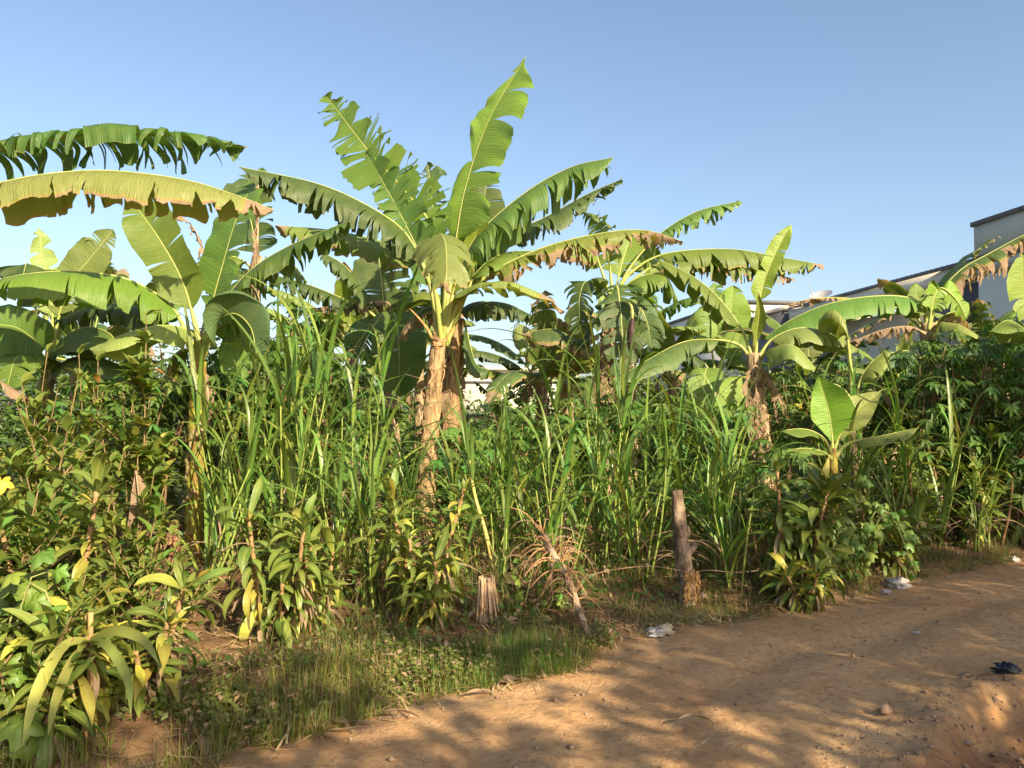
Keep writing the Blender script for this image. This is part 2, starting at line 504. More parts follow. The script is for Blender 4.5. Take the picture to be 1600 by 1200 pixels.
# dark box-shaped house front
b3 = row_house('garage_block', 'dark slate flat topped block behind the upright banana leaf', 'building')
m = MB(); m.box((0, 42.3, 0), (2.2, 48.0, 6.75)); m.build('wall', M['navy'], b3)
m = MB(); m.box((-0.05, 42.25, 6.75), (2.25, 48.05, 6.88)); m.build('coping', M['coping'], b3)
m = MB(); m.box((2.2, 42.6, 0), (8, 47.9, 5.0)); m.build('rear_wall', M['white'], b3)
# far white house
b4 = row_house('white_house', 'far white house with dark coping and dark string course', 'building')
m = MB(); m.box((0, 48.6, 0), (9, 66, 8.0)); m.build('wall', M['white'], b4)
m = MB(); m.box((-0.08, 48.5, 8.0), (9.1, 66.1, 8.22)); m.build('coping', M['coping'], b4)
m = MB(); m.box((-0.06, 48.55, 6.35), (-0.003, 66.05, 6.6)); m.build('string_course', M['coping'], b4)
m = MB(); m.box((2.0, 46.0, 6.9), (7, 48.58, 7.6)); m.build('roof_parapet', M['cream'], b4)
# far low cream building seen past the central stem
p0, p1 = at(690, 602, 42), at(905, 602, 42)
b5 = empty('cream_bungalow', ((p0.x + p1.x) / 2, 42, 0))
tag(b5, 'low cream building with flat roof far behind the central banana stem', 'building')
hw = (p1.x - p0.x) / 2
m = MB(); m.box((-hw, 0, 0), (hw, 6, 3.6)); m.build('wall', M['cream'], b5)
m = MB(); m.box((-hw - .2, -.25, 3.6), (hw + .2, 6.2, 3.78)); m.build('roof', M['white'], b5)
m = MB(); m.box((-hw - .02, -.05, 2.9), (hw + .02, -.003, 3.02)); m.build('band', M['coping'], b5)
# satellite dish on the terrace roof
dp = at(1276, 466, 39.5)
d = empty('satellite_dish', dp)
tag(d, 'grey satellite dish on the terrace house roof line', 'satellite dish')
R_, C_ = 5, 20
V = [(0.55 * r / (R_ - 1) * math.cos(a), 0.55 * r / (R_ - 1) * math.sin(a), 0.16 * (r / (R_ - 1)) ** 2) for r in range(R_) for a in np.linspace(0, 2 * math.pi, C_, endpoint=False)]
do = obj('reflector', np_mesh('reflector', V, grid_faces(R_, C_, 0, True), M['dish']), d)
do.rotation_euler = (0.25, -0.45, 0.3); do.location = (0.25, 0, 0.05)
m = MB(); m.tube([(-0.25, 0, -0.5), (-0.2, 0, 0.2), (-0.42, 0, 0.75)], 0.02, 6); m.build('feed_arm', M['dish'], d)
m = MB(); m.tube([(0.2, 0, -0.9), (0.24, 0, 0.06)], 0.03, 6); m.build('mast', M['dish'], d)

# ------------------------------------------------------------------ banana plants
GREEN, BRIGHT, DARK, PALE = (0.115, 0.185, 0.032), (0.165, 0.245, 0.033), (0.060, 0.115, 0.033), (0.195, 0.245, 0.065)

def banana_leaf(plant, pts, w, side=(0, -1, 0), tear=0.5, droop=0.6, fold=0.15, pet=0.22, dry=(0.0, 0.0), col=GREEN, rib=0.022, wl=1.0, wr=1.0, seed=0, name='leaf', rag=0.12, whole=0.0, cuts_r=None, cuts_l=None, deep=None, acute=False):
    """one leaf: a midrib along pts (plant space), two blade halves torn into strips that hang by their own weight"""
    rs = np.random.default_rng(seed + 17)
    if side == (0, -1, 0) and fold == 0.15: fold, w = -0.32, w * 1.12
    Q = spline(pts, 72)
    T = norm(np.gradient(Q, axis=0))
    L = float(np.sum(np.linalg.norm(np.diff(Q, axis=0), axis=1)))
    S = np.array(side, float)
    S = norm(S[None, :] - T * (T @ S)[:, None])
    Nn = np.cross(S, T)
    if np.mean(Nn[:, 2]) * 0.7 - np.mean(Nn[:, 1]) * 0.5 < 0: Nn = -Nn
    u = np.linspace(0, 1, 72)
    def samp(A, t):
        return np.stack([np.interp(t, u, A[:, i]) for i in range(3)], -1)
    def prof(t):
        q = np.clip((t - pet) / (1 - pet), 0, 1)
        a = np.clip(q / 0.13, 0, 1) ** 0.65
        e = np.clip((q - 0.5) / 0.5, 0, 1)
        if acute: return np.clip(q / 0.3, 0.1, 1) ** .8 * np.clip(1 - np.clip((q - .35) / .65, 0, 1) ** 1.7, 0.01, 1)
        return a * np.clip(1 - e ** 2.3, 0.006, 1) ** 0.72 * (1 + 0.05 * np.sin(q * 9 + seed))
    Vs, Fs, UV, DR, off = [], [], [], [], 0
    if deep is None: deep = 0.12 if (dry[0] >= 1 or abs(side[0]) > .5) else 0.42
    down = np.array([0, 0, -1.0])
    for sg, wf in ((1, wr), (-1, wl)):
        n_t = int(tear * L * (1 - pet) / 0.052)
        cuts = np.sort(pet + (1 - pet) * rs.random(n_t) * 0.97) if n_t else np.array([])
        cuts = cuts[cuts > pet + 0.05]
        if whole > 0: cuts = cuts[rs.random(len(cuts)) > whole]
        given = cuts_r if sg > 0 else cuts_l
        if given is not None: cuts = np.array(given)
        edges = np.concatenate([[pet], cuts, [1.0]])
        for k in range(len(edges) - 1):
            t0, t1 = edges[k], edges[k + 1]
            if t1 - t0 < 0.004: continue
            R = max(3, int((t1 - t0) * L / 0.028) + 1)
            C = 9
            tt = np.linspace(t0, t1, R); vv = np.linspace(0, 1, C)
            tm = (t0 + t1) / 2
            v0 = min(0.85, max(0.05, deep + rs.normal(0, 0.1)))
            loose = smooth01(v0, 1.0, vv)
            narrow = (n_t > 0 and (t1 - t0) * L < 0.25) or given is not None
            gap = (rs.uniform(0.12, 0.6) if narrow else 0.05) * (0.4 + tear)
            lean = rs.normal(0, 0.02) * tear
            T2 = tm + (tt - tm)[:, None] * (1 - gap * (np.clip(vv - v0, 0, 1) / (1 - v0))[None, :]) + lean * loose[None, :]
            T2 = np.clip(T2, 0, 1)
            root = samp(Q, T2)
            Ti, Si, Ni = samp(T, tt), samp(S, tt), samp(Nn, tt)
            wid = w * wf * prof(tt) * (1 - (rs.random() * rag * 2 * tear if narrow else 0)) * (1 + rs.normal(0, 0.03 * tear, R))
            fd = fold + (rs.normal(0, 0.10) * tear if deep < .3 else 0)
            D0 = sg * Si * math.cos(fd) + Ni * math.sin(fd) + 0.28 * Ti
            D0 = norm(D0)
            gs = droop
            own = rs.normal(0.05, 0.22) * tear if narrow else 0
            tw = rs.normal(0, 0.3) * tear * (tt - tm) / max(t1 - t0, 1e-3)
            hang = (0.25 + 0.9 * vv) * (0.35 + 0.65 * vv)
            g = np.clip(gs * hang[None, :] + own * loose[None, :] + 0.35 * tear * gs * loose[None, :] * (1 if narrow else 0.3) + tw[:, None] * loose[None, :], 0, 0.97)
            if gs < 0: g = np.clip(gs * vv[None, :] + tw[:, None] * 0, -0.5, 0)
            dr = norm(D0[:, None, :] * (1 - np.abs(g))[..., None] + down * g[..., None])
            ruf = np.sin(tt * L * 22 + rs.random() * 6) * 0.010 + np.sin(tt * L * 9 + rs.random() * 6) * 0.016
            step = dr * (wid[:, None, None] / (C - 1))
            pos = np.concatenate([np.zeros((R, 1, 3)), np.cumsum(step[:, 1:], axis=1)], axis=1) + root
            pos += Ni[:, None, :] * (ruf[:, None] * vv[None, :] ** 1.5)[..., None]
            if rag > 0.2:
                pos += rs.normal(0, 0.005, pos.shape) * vv[None, :, None]
            Vs.append(pos.reshape(-1, 3))
            f = grid_faces(R, C, off)
            Fs.append(f if sg > 0 else f[:, ::-1])
            off += R * C
            UV.append(np.stack(np.broadcast_arrays(tt[:, None] * L, vv[None, :]), -1).reshape(-1, 2))
            er = dry[0] * (0.6 + 0.8 * rs.random())
            q = (tt - pet) / (1 - pet)
            dv = smooth01(1.0 - er, 1.12 - er * 0.6, vv[None, :] + 0 * tt[:, None]) if er > 0.01 else np.zeros((R, C))
            if dry[1] > 0: dv = np.maximum(dv, smooth01(1 - dry[1], 1 - dry[1] * 0.5, q)[:, None] + 0 * vv[None, :])
            if dry[0] >= 1: dv = np.ones((R, C))
            if dry[0] < 0.05: dv = np.maximum(dv, smooth01(0.9, 1.05, vv)[None, :] * 0.45 * rs.random() * tear + 0 * tt[:, None])
            DR.append(dv.ravel())
    me = np_mesh(name, np.vstack(Vs), np.vstack(Fs), M['banana'], np.vstack(UV), np.concatenate(DR))
    o = obj(name, me, plant, col)
    r = np.interp(u, [0, pet, 0.6, 1], [rib * 1.2, rib * 0.6, rib * 0.32, rib * 0.1])
    Vt, Ft = tube(Q - Nn * (r * 0.55)[:, None], r, 7)
    obj('midrib', np_mesh('midrib', Vt, Ft, M['midrib'] if dry[0] < 1 else M['sheath']), o, (1, 1, 1))
    return o

def pseudostem(plant, pts, r0, r1, fresh=False, col=(1, 1, 1), sheaths=6, seed=0, flare=1.0):
    rs = np.random.default_rng(seed + 5)
    n, C = 70, 26
    Q = spline(pts, n)
    L = float(np.sum(np.linalg.norm(np.diff(Q, axis=0), axis=1)))
    u = np.linspace(0, 1, n)
    ang = np.linspace(0, 2 * math.pi, C, endpoint=False)
    rad = np.interp(u, [0, 0.12, 1], [r0 * 1.12, r0, r1])
    lap = np.mod(u[:, None] * L * 2.3 + ang[None, :] / (2 * math.pi) * 2 + 0.35 * np.sin(ang * 3 + seed)[None, :] + 0.25 * np.sin(u * 31 + seed)[:, None], 1.0)
    rr = rad[:, None] * (1.05 - 0.13 * lap) + rs.normal(0, 0.012 * r0, (n, C)) + 0.03 * r0 * np.sin(ang * 5 + u[:, None] * 4)
    V = np.stack([Q[:, 0][:, None] + rr * np.cos(ang), Q[:, 1][:, None] + rr * np.sin(ang), np.broadcast_to(Q[:, 2][:, None], (n, C))], -1).reshape(-1, 3)
    F = [tuple(f) for f in grid_faces(n, C, 0, True)] + [tuple((n - 1) * C + i for i in range(C))]
    s = obj('pseudostem', np_mesh('pseudostem', V, F, M['stem_green' if fresh else 'stem']), plant, col)
    for k in range(sheaths):                      # dry sheath strips peeling off
        t0 = rs.uniform(0.25, 0.98); a0 = rs.uniform(0, 2 * math.pi); ln = rs.uniform(0.15, 0.5) * min(1.0, L)
        R, C2 = 12, 4
        wv = rs.uniform(0.03, 0.075); out = rs.uniform(0.01, 0.09) * flare; up = rs.random() < 0.25
        vs = []
        for i in range(R):
            q = i / (R - 1)
            t = np.clip(t0 - (0 if up else q * ln / L), 0, 1)
            c = np.array([np.interp(t, u, Q[:, j]) for j in range(3)])
            if up: c = c + np.array([0, 0, q * ln * 0.35])
            r = np.interp(t, u, rad) * 1.06 + out * q ** 1.6 * (1.4 if up else 1.0) + 0.008 * math.sin(q * 9 + k)
            for j in range(C2):
                aa = a0 + (j / (C2 - 1) - 0.5) * wv / max(r, 0.03) * (1.6 if i < 3 else 1.1 - 0.7 * q) + 0.25 * math.sin(q * 3 + k)
                vs.append(c + np.array([math.cos(aa) * (r + 0.01 * rs.random()), math.sin(aa) * (r + 0.01 * rs.random()), 0]))
        obj('dry_sheath', np_mesh('dry_sheath', vs, grid_faces(R, C2), M['sheath']), s, col)
    return s

SIDES = {'y': (0, -1, 0), 'x': (1, 0, 0), 'xy': (0.8, -0.6, 0), 'yx': (-0.6, -0.8, 0), 'xb': (0.85, 0.5, 0), 'z': (0.15, -0.5, 0.8), 'xz': (0.9, 0, 0.4)}
SEED = [100]

def plant_at(name, px, Y, label, cat='banana plant', group='banana plants in the plot'):
    e = empty(name, base_at(px, Y))
    return tag(e, label, cat, group)

def leaf_px(plant, Y0, P, w, side='y', **kw):
    """a leaf whose midrib runs through bearings P = (px, py, distance offset)"""
    SEED[0] += 1
    pts = [at(p[0], p[1], Y0 + (p[2] if len(p) > 2 else 0)) - plant.location for p in P]
    return banana_leaf(plant, pts, w, SIDES[side] if isinstance(side, str) else side, seed=SEED[0], **kw)

def stem_px(plant, Y0, P, r0, r1, **kw):
    SEED[0] += 1
    pts = [Vector((0, 0, -0.05))] + [at(p[0], p[1], Y0) - plant.location for p in P]
    return pseudostem(plant, pts, r0, r1, seed=SEED[0], **kw)

# --- the tall central plant
Y0 = 7.5
A = plant_at('banana_plant', 662, Y0, 'tallest banana plant with a tan stem and a long upright leaf at the centre')
stem_px(A, Y0, [(664, 800), (672, 680), (680, 590), (686, 530)], 0.10, 0.068, sheaths=14, col=(.95, .85, .72), flare=.4)
leaf_px(A, Y0, [(690, 540), (700, 450), (712, 375), (728, 290), (765, 185), (822, 88, .1)], 0.45, 'xy', tear=0.45, droop=0.30, fold=0.12, pet=0.34, wl=0.42, col=BRIGHT, rib=0.03, cuts_r=[.50, .56, .74, .845], cuts_l=[.6, .93], rag=0)
leaf_px(A, Y0, [(690, 530), (695, 440), (675, 355), (625, 290), (575, 235), (508, 148, .2)], 0.34, (0.7, -0.2, 0.75), tear=0.9, droop=0.1, fold=0.1, pet=0.32, rag=0.2, col=GREEN, rib=0.028)
leaf_px(A, Y0, [(688, 535), (684, 470), (655, 395), (615, 315), (572, 238)], 0.30, (0.8, -0.3, 0.3), tear=0.6, droop=0.2, pet=0.25, wl=0.6, col=(0.10, 0.20, 0.05), whole=0.3)
leaf_px(A, Y0, [(688, 535), (675, 450), (640, 372), (590, 330), (500, 288), (372, 260, -.3)], 0.36, 'y', tear=0.85, droop=0.85, pet=0.3, col=DARK, rib=0.026)
leaf_px(A, Y0, [(690, 530), (680, 450, .3), (650, 400, .5), (600, 378, .7), (520, 360, .8), (430, 352, .8)], 0.32, 'y', tear=0.7, droop=0.75, pet=0.3, dry=(0.12, 0.1), col=(0.15, 0.20, 0.045))
leaf_px(A, Y0, [(690, 535), (682, 470, -.1), (672, 405, -.25), (684, 366, -.5), (695, 378, -.9), (698, 420, -1.1), (694, 448, -1.15)], 0.36, (1, 0, 0.15), tear=0.7, droop=0.6, fold=-0.2, pet=0.45, dry=(0.10, 0.05), col=PALE, whole=0.2, deep=.3, rag=.3)
leaf_px(A, Y0, [(694, 535), (706, 460), (740, 375), (815, 305), (890, 262), (958, 246, -.2)], 0.42, 'y', tear=0.8, droop=0.86, pet=0.28, rag=0.2, col=(0.085, 0.17, 0.035), rib=0.03)
leaf_px(A, Y0, [(696, 535, .1), (715, 470, .3), (770, 380, .6), (850, 340, .8), (920, 302, .9), (972, 280, .9)], 0.28, 'y', tear=0.9, droop=0.7, pet=0.3, col=DARK, rag=0.2)
leaf_px(A, Y0, [(694, 540), (712, 480), (760, 430), (845, 388), (940, 364), (1010, 360), (1068, 378, -.3)], 0.30, 'y', tear=1.0, droop=0.85, pet=0.26, dry=(0.5, 0.25), rag=0.3, col=(0.14, 0.19, 0.04), rib=0.028)
leaf_px(A, Y0, [(688, 545), (697, 500), (714, 466), (750, 447, -.2), (800, 446, -.4), (845, 462, -.5), (882, 488, -.5)], 0.24, 'y', tear=0.3, droop=0.55, fold=0.25, pet=0.26, dry=(0.04, 0.3), col=PALE, rib=0.028)
leaf_px(A, Y0, [(696, 540, .1), (712, 490, .3), (735, 420, .5), (752, 350, .6), (762, 268, .6)], 0.26, 'x', tear=0.3, droop=0.2, pet=0.35, col=DARK)
leaf_px(A, Y0, [(690, 535), (690, 450, .2), (682, 380, .3), (675, 310, .35), (668, 252, .35)], 0.24, 'x', tear=1.0, droop=0.25, pet=0.3, rag=0.3, col=DARK)
leaf_px(A, Y0, [(692, 540), (705, 460), (728, 400), (745, 362), (752, 330)], 0.20, 'xy', tear=0.2, droop=0.25, pet=0.35, col=BRIGHT)
leaf_px(A, Y0, [(694, 540), (715, 490), (745, 425), (790, 395, .3), (850, 392, .5)], 0.22, 'y', tear=0.5, droop=0.6, pet=0.4, col=GREEN)
for k, (P, r) in enumerate((([(684, 545), (668, 515), (655, 498), (640, 482)], 0.022), ([(690, 540), (703, 520), (712, 505)], 0.016))):
    q = spline([at(x, y, Y0 - 0.06) - A.location for x, y in P], 14)
    V, F = tube(q, np.linspace(r, r * 0.25, 14), 7)
    obj('petiole_stub', np_mesh('petiole_stub', V, F, M['sheath']), A, (1.3, 1.0, 0.6))

# --- its brown companion stem just behind
Y0 = 8.1
B = plant_at('banana_plant', 702, Y0, 'banana plant with a dark brown flaking stem right behind the central one')
stem_px(B, Y0, [(702, 760), (704, 620), (710, 540), (714, 498)], 0.12, 0.08, sheaths=16, col=(0.75, 0.65, 0.55))
leaf_px(B, Y0, [(714, 505), (720, 485), (745, 472), (790, 474), (830, 492)], 0.25, 'y', tear=0.7, droop=0.75, pet=0.15, col=DARK)
leaf_px(B, Y0, [(714, 505), (700, 480), (672, 478), (640, 500), (622, 530)], 0.22, 'y', tear=0.8, droop=0.8, pet=0.15, dry=(0.5, 0.5), rag=0.3, col=DARK)
leaf_px(B, Y0, [(714, 508), (725, 500), (735, 540), (745, 570), (765, 578)], 0.2, 'y', tear=0.5, droop=0.8, pet=0.2, col=DARK)
leaf_px(B, Y0, [(712, 510), (700, 540), (703, 600), (708, 670), (706, 720)], 0.13, 'x', tear=0.9, droop=0.6, pet=0.1, dry=(1, 1), rag=0.5, name='dead_leaf', rib=0.01)
leaf_px(B, Y0, [(716, 510), (722, 550), (722, 620), (724, 680)], 0.10, 'xy', tear=0.9, droop=0.6, pet=0.1, dry=(1, 1), rag=0.5, name='dead_leaf', rib=0.01)
leaf_px(B, Y0 - .15, [(704, 610), (690, 630), (682, 648)], 0.10, 'x', tear=0.3, droop=0.4, pet=0.0, dry=(1, 1), rag=0.4, name='dead_leaf', rib=0.008)

# --- plant behind, left of the centre
Y0 = 9.6
C = plant_at('banana_plant', 612, Y0, 'banana plant with dark hanging leaves behind and left of the central stem')
stem_px(C, Y0, [(612, 760), (608, 640), (604, 540), (602, 500)], 0.13, 0.08, sheaths=6)
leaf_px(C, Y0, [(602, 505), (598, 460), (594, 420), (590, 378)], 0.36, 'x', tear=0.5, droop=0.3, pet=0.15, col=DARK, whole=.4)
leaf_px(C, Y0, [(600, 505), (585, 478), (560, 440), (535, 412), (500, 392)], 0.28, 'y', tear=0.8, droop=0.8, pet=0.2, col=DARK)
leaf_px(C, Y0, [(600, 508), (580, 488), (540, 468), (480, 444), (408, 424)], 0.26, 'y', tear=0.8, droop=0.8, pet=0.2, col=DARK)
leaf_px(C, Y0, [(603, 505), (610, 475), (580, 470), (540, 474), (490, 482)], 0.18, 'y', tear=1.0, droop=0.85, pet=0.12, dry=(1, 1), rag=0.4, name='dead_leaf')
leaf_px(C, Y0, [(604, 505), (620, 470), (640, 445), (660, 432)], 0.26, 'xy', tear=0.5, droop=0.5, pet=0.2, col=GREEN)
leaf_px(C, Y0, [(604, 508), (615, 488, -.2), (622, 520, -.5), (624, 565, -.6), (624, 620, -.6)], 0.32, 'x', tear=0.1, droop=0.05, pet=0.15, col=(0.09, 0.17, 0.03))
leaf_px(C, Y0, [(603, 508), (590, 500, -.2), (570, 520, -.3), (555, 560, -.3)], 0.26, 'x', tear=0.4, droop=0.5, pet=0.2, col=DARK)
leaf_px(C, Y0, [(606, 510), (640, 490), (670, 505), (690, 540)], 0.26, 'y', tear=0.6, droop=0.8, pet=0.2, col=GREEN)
leaf_px(C, Y0, [(606, 520), (606, 560), (602, 620), (604, 690)], 0.16, 'x', tear=0.9, droop=0.6, pet=0.1, dry=(1, 1), rag=0.5, name='dead_leaf')

# --- left plant with two upright leaves
Y0 = 7.2
D = plant_at('banana_plant', 306, Y0, 'left banana plant with two broad upright leaves and a leaf reaching to the picture edge')
stem_px(D, Y0, [(306, 740), (308, 640), (310, 590), (312, 565)], 0.085, 0.065, fresh=True, sheaths=9, col=(.8, .85, .65))
leaf_px(D, Y0, [(311, 555), (305, 510), (285, 440), (248, 372), (205, 312, .2)], 0.24, 'x', tear=0.2, droop=0.18, fold=0.3, pet=0.24, col=(0.115, 0.20, 0.03), rib=0.03)
leaf_px(D, Y0, [(314, 555), (325, 500), (346, 420), (372, 335), (408, 262, .3)], 0.32, 'xy', tear=0.35, droop=0.25, fold=0.1, pet=0.22, wr=0.9, col=(0.085, 0.18, 0.028), rib=0.03)
leaf_px(D, Y0, [(309, 560), (296, 525), (265, 474), (200, 436, -.2), (120, 424, -.4), (40, 428, -.6), (-40, 446, -.7)], 0.36, 'y', tear=0.6, droop=0.75, pet=0.2, col=(0.14, 0.25, 0.03), rib=0.03, whole=0.25)
leaf_px(D, Y0, [(309, 562), (290, 530), (262, 505), (215, 480, .2), (150, 476, .3), (90, 500, .3)], 0.28, 'y', tear=0.7, droop=0.75, pet=0.2, col=DARK)
leaf_px(D, Y0, [(316, 555), (335, 495), (385, 428), (450, 385), (545, 345, -.2)], 0.30, 'y', tear=0.8, droop=0.8, pet=0.22, rag=0.2, col=(0.07, 0.15, 0.03), rib=0.026)
leaf_px(D, Y0, [(312, 562), (300, 520, -.2), (255, 508, -.4), (200, 520, -.6), (140, 545, -.7)], 0.24, 'y', tear=0.15, droop=0.6, pet=0.2, col=PALE)
leaf_px(D, Y0, [(314, 562), (335, 508, -.2), (365, 490, -.4), (392, 512, -.6), (402, 560, -.7)], 0.30, (0.7, -0.7, 0.2), tear=0.1, droop=0.5, pet=0.2, col=(0.09, 0.17, 0.07))
leaf_px(D, Y0, [(312, 560), (318, 510, .3), (330, 450, .5), (322, 400, .6), (300, 352, .7), (270, 330, .7)], 0.12, 'y', tear=0.9, droop=0.85, pet=0.35, dry=(1, 1), rag=0.5, name='dead_leaf', rib=0.012)
leaf_px(D, Y0, [(313, 560), (335, 520), (360, 505), (372, 545), (368, 590)], 0.24, 'x', tear=0.3, droop=0.6, pet=0.25, col=GREEN)
leaf_px(D, Y0, [(311, 562), (290, 545), (268, 560), (255, 600)], 0.22, 'y', tear=0.3, droop=0.6, pet=0.2, dry=(0.3, 0.3), col=(0.2, 0.19, 0.03))
leaf_px(D, Y0, [(310, 570), (322, 590), (325, 640), (320, 690)], 0.12, 'x', tear=0.9, droop=0.5, pet=0.1, dry=(1, 1), rag=0.5, name='dead_leaf')

# --- plant behind it with a yellow dried leaf hanging straight down
Y0 = 9.0
E = plant_at('banana_plant', 392, Y0, 'banana plant with a yellow brown dried leaf hanging straight down beside upright leaf')
stem_px(E, Y0, [(392, 740), (394, 600), (398, 480), (402, 400)], 0.11, 0.06, sheaths=8)
leaf_px(E, Y0, [(402, 405), (404, 330), (408, 285), (402, 300, -.2), (400, 370, -.3), (396, 480, -.3)], 0.11, 'x', tear=1.0, droop=0.8, pet=0.3, dry=(1, 1), rag=0.5, name='dead_leaf', rib=0.015)
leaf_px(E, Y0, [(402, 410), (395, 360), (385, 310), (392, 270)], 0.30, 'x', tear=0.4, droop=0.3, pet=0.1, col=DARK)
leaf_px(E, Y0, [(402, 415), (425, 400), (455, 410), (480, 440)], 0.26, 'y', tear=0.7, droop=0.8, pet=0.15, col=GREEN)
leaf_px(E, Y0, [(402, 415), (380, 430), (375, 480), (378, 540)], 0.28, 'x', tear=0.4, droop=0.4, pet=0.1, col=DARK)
leaf_px(E, Y0, [(400, 420), (360, 400), (310, 420), (250, 460)], 0.28, 'y', tear=0.7, droop=0.8, pet=0.1, col=GREEN)

# --- plant standing off to the left: two long leaves reach across the sky
Y0 = 5.9
Fp = plant_at('banana_plant', -170, Y0, 'banana plant beyond the left edge whose two long leaves cross the sky')
stem_px(Fp, Y0, [(-170, 640), (-165, 420), (-160, 330)], 0.13, 0.09, sheaths=5)
leaf_px(Fp, Y0, [(-160, 335), (-120, 270), (-20, 238), (80, 216), (180, 209), (290, 214), (388, 230, .1)], 0.40, (0.1, -0.95, 0.25), deep=.3, tear=0.95, droop=0.82, pet=0.16, rag=0.2, col=(0.085, 0.16, 0.03), rib=0.03)
leaf_px(Fp, Y0 - .4, [(-158, 350), (-110, 320), (0, 286), (90, 270), (180, 267), (290, 281), (370, 305), (428, 328)], 0.34, (0.0, -1, 0.1), fold=-.35, tear=0.42, droop=0.80, pet=0.14, dry=(0.13, 0.12), rag=0.25, col=(0.16, 0.185, 0.05), rib=0.03)
leaf_px(Fp, Y0, [(-160, 340), (-190, 260), (-260, 220), (-380, 260)], 0.34, 'y', tear=0.7, droop=0.8, col=GREEN)
leaf_px(Fp, Y0, [(-160, 340), (-150, 240), (-170, 150), (-200, 60)], 0.32, 'x', tear=0.4, droop=0.3, col=BRIGHT)
leaf_px(Fp, Y0, [(-160, 345), (-180, 330, -.5), (-190, 380, -1.0), (-190, 460, -1.2)], 0.32, 'x', tear=0.4, droop=0.5, col=GREEN)

# --- plant at the left edge, lower
Y0 = 7.8
Gp = plant_at('banana_plant', 62, Y0, 'low banana plant at the left edge with a square ended pale leaf')
stem_px(Gp, Y0, [(64, 720), (68, 620), (74, 590)], 0.11, 0.075, fresh=True, sheaths=4, col=(.6, .7, .8))
leaf_px(Gp, Y0, [(75, 580), (82, 500), (78, 440), (66, 400), (62, 356)], 0.13, 'xb', tear=0.5, droop=0.2, pet=0.35, col=PALE)
leaf_px(Gp, Y0, [(76, 580), (90, 500), (112, 440), (140, 405), (178, 358)], 0.20, 'x', tear=0.5, droop=0.25, pet=0.35, col=PALE)
leaf_px(Gp, Y0, [(74, 580), (70, 480), (50, 430), (42, 412, -.2), (34, 440, -.4)], 0.26, 'x', tear=0.2, droop=0.3, pet=0.4, col=DARK)
leaf_px(Gp, Y0, [(72, 585), (60, 540, -.3), (20, 510, -.6), (-40, 515, -.8), (-90, 560, -.9)], 0.40, (0.1, -0.7, -0.5), tear=0.4, droop=0.6, pet=0.2, col=GREEN)
leaf_px(Gp, Y0, [(76, 585), (95, 535, -.3), (130, 512, -.5), (170, 520, -.7), (200, 560, -.8)], 0.32, 'y', tear=0.15, droop=0.7, pet=0.2, col=(0.10, 0.16, 0.035))
leaf_px(Gp, Y0, [(74, 585), (85, 520, .3), (120, 470, .5), (170, 450, .6), (230, 470, .6)], 0.28, 'y', tear=0.5, droop=0.7, pet=0.2, col=GREEN)
leaf_px(Gp, Y0, [(72, 590), (50, 560, -.5), (25, 560, -.9), (10, 610, -1.1)], 0.28, 'x', tear=0.4, droop=0.4, pet=0.2, col=(0.12, 0.20, 0.028))
leaf_px(Gp, Y0, [(74, 590), (110, 560, -.4), (160, 560, -.6), (200, 580, -.7), (225, 610, -.7)], 0.26, 'y', tear=0.2, droop=0.6, pet=0.2, col=(0.10, 0.17, 0.06))
leaf_px(Gp, Y0 - 2.2, [(-60, 560), (-10, 590), (40, 620), (86, 660)], 0.17, (0, -0.8, 0.4), tear=0.6, droop=0.6, pet=0.05, dry=(1, 1), rag=0.3, name='dead_leaf', rib=0.015)

# --- plant right of the centre with a purple bud and a long leaf rising right
Y0 = 10.2
H = plant_at('banana_plant', 946, Y0, 'banana plant with a hanging purple bud and dark broad leaf right of the centre')
stem_px(H, Y0, [(946, 760), (944, 640), (950, 540), (957, 462)], 0.14, 0.09, sheaths=10)
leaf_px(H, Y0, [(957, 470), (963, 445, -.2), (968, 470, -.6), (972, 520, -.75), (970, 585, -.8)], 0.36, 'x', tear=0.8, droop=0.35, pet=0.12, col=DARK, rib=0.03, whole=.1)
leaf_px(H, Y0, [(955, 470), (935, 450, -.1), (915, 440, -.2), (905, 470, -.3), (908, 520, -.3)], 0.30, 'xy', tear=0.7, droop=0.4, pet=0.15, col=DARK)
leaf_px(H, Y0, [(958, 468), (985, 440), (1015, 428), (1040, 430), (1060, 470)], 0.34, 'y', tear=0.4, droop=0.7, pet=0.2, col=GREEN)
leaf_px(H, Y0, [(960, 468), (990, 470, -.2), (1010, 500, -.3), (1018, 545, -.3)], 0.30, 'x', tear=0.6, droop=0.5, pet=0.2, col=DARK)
leaf_px(H, Y0, [(958, 465), (985, 415), (1030, 366), (1090, 330), (1157, 314)], 0.28, 'y', tear=0.85, droop=0.75, pet=0.35, col=(0.09, 0.17, 0.035), rag=0.2)
leaf_px(H, Y0, [(958, 467), (985, 425), (1040, 396), (1140, 389), (1220, 402), (1287, 414)], 0.34, 'y', tear=0.7, droop=0.82, pet=0.28, dry=(0.06, 0.1), col=(0.15, 0.21, 0.04))
leaf_px(H, Y0, [(958, 468), (985, 440), (1030, 412), (1100, 408), (1180, 420), (1240, 436)], 0.42, (0, -1, -.2), tear=0.95, droop=0.85, pet=0.25, dry=(0.18, 0.2), col=(0.12, 0.18, 0.04), rag=0.25)
leaf_px(H, Y0, [(955, 465), (940, 420), (925, 392), (880, 380), (830, 400)], 0.30, 'y', tear=0.8, droop=0.85, pet=0.35, dry=(0.3, 0.2), col=GREEN)
leaf_px(H, Y0, [(956, 465), (950, 400), (935, 350), (910, 330)], 0.28, 'xy', tear=0.8, droop=0.5, pet=0.35, col=GREEN)
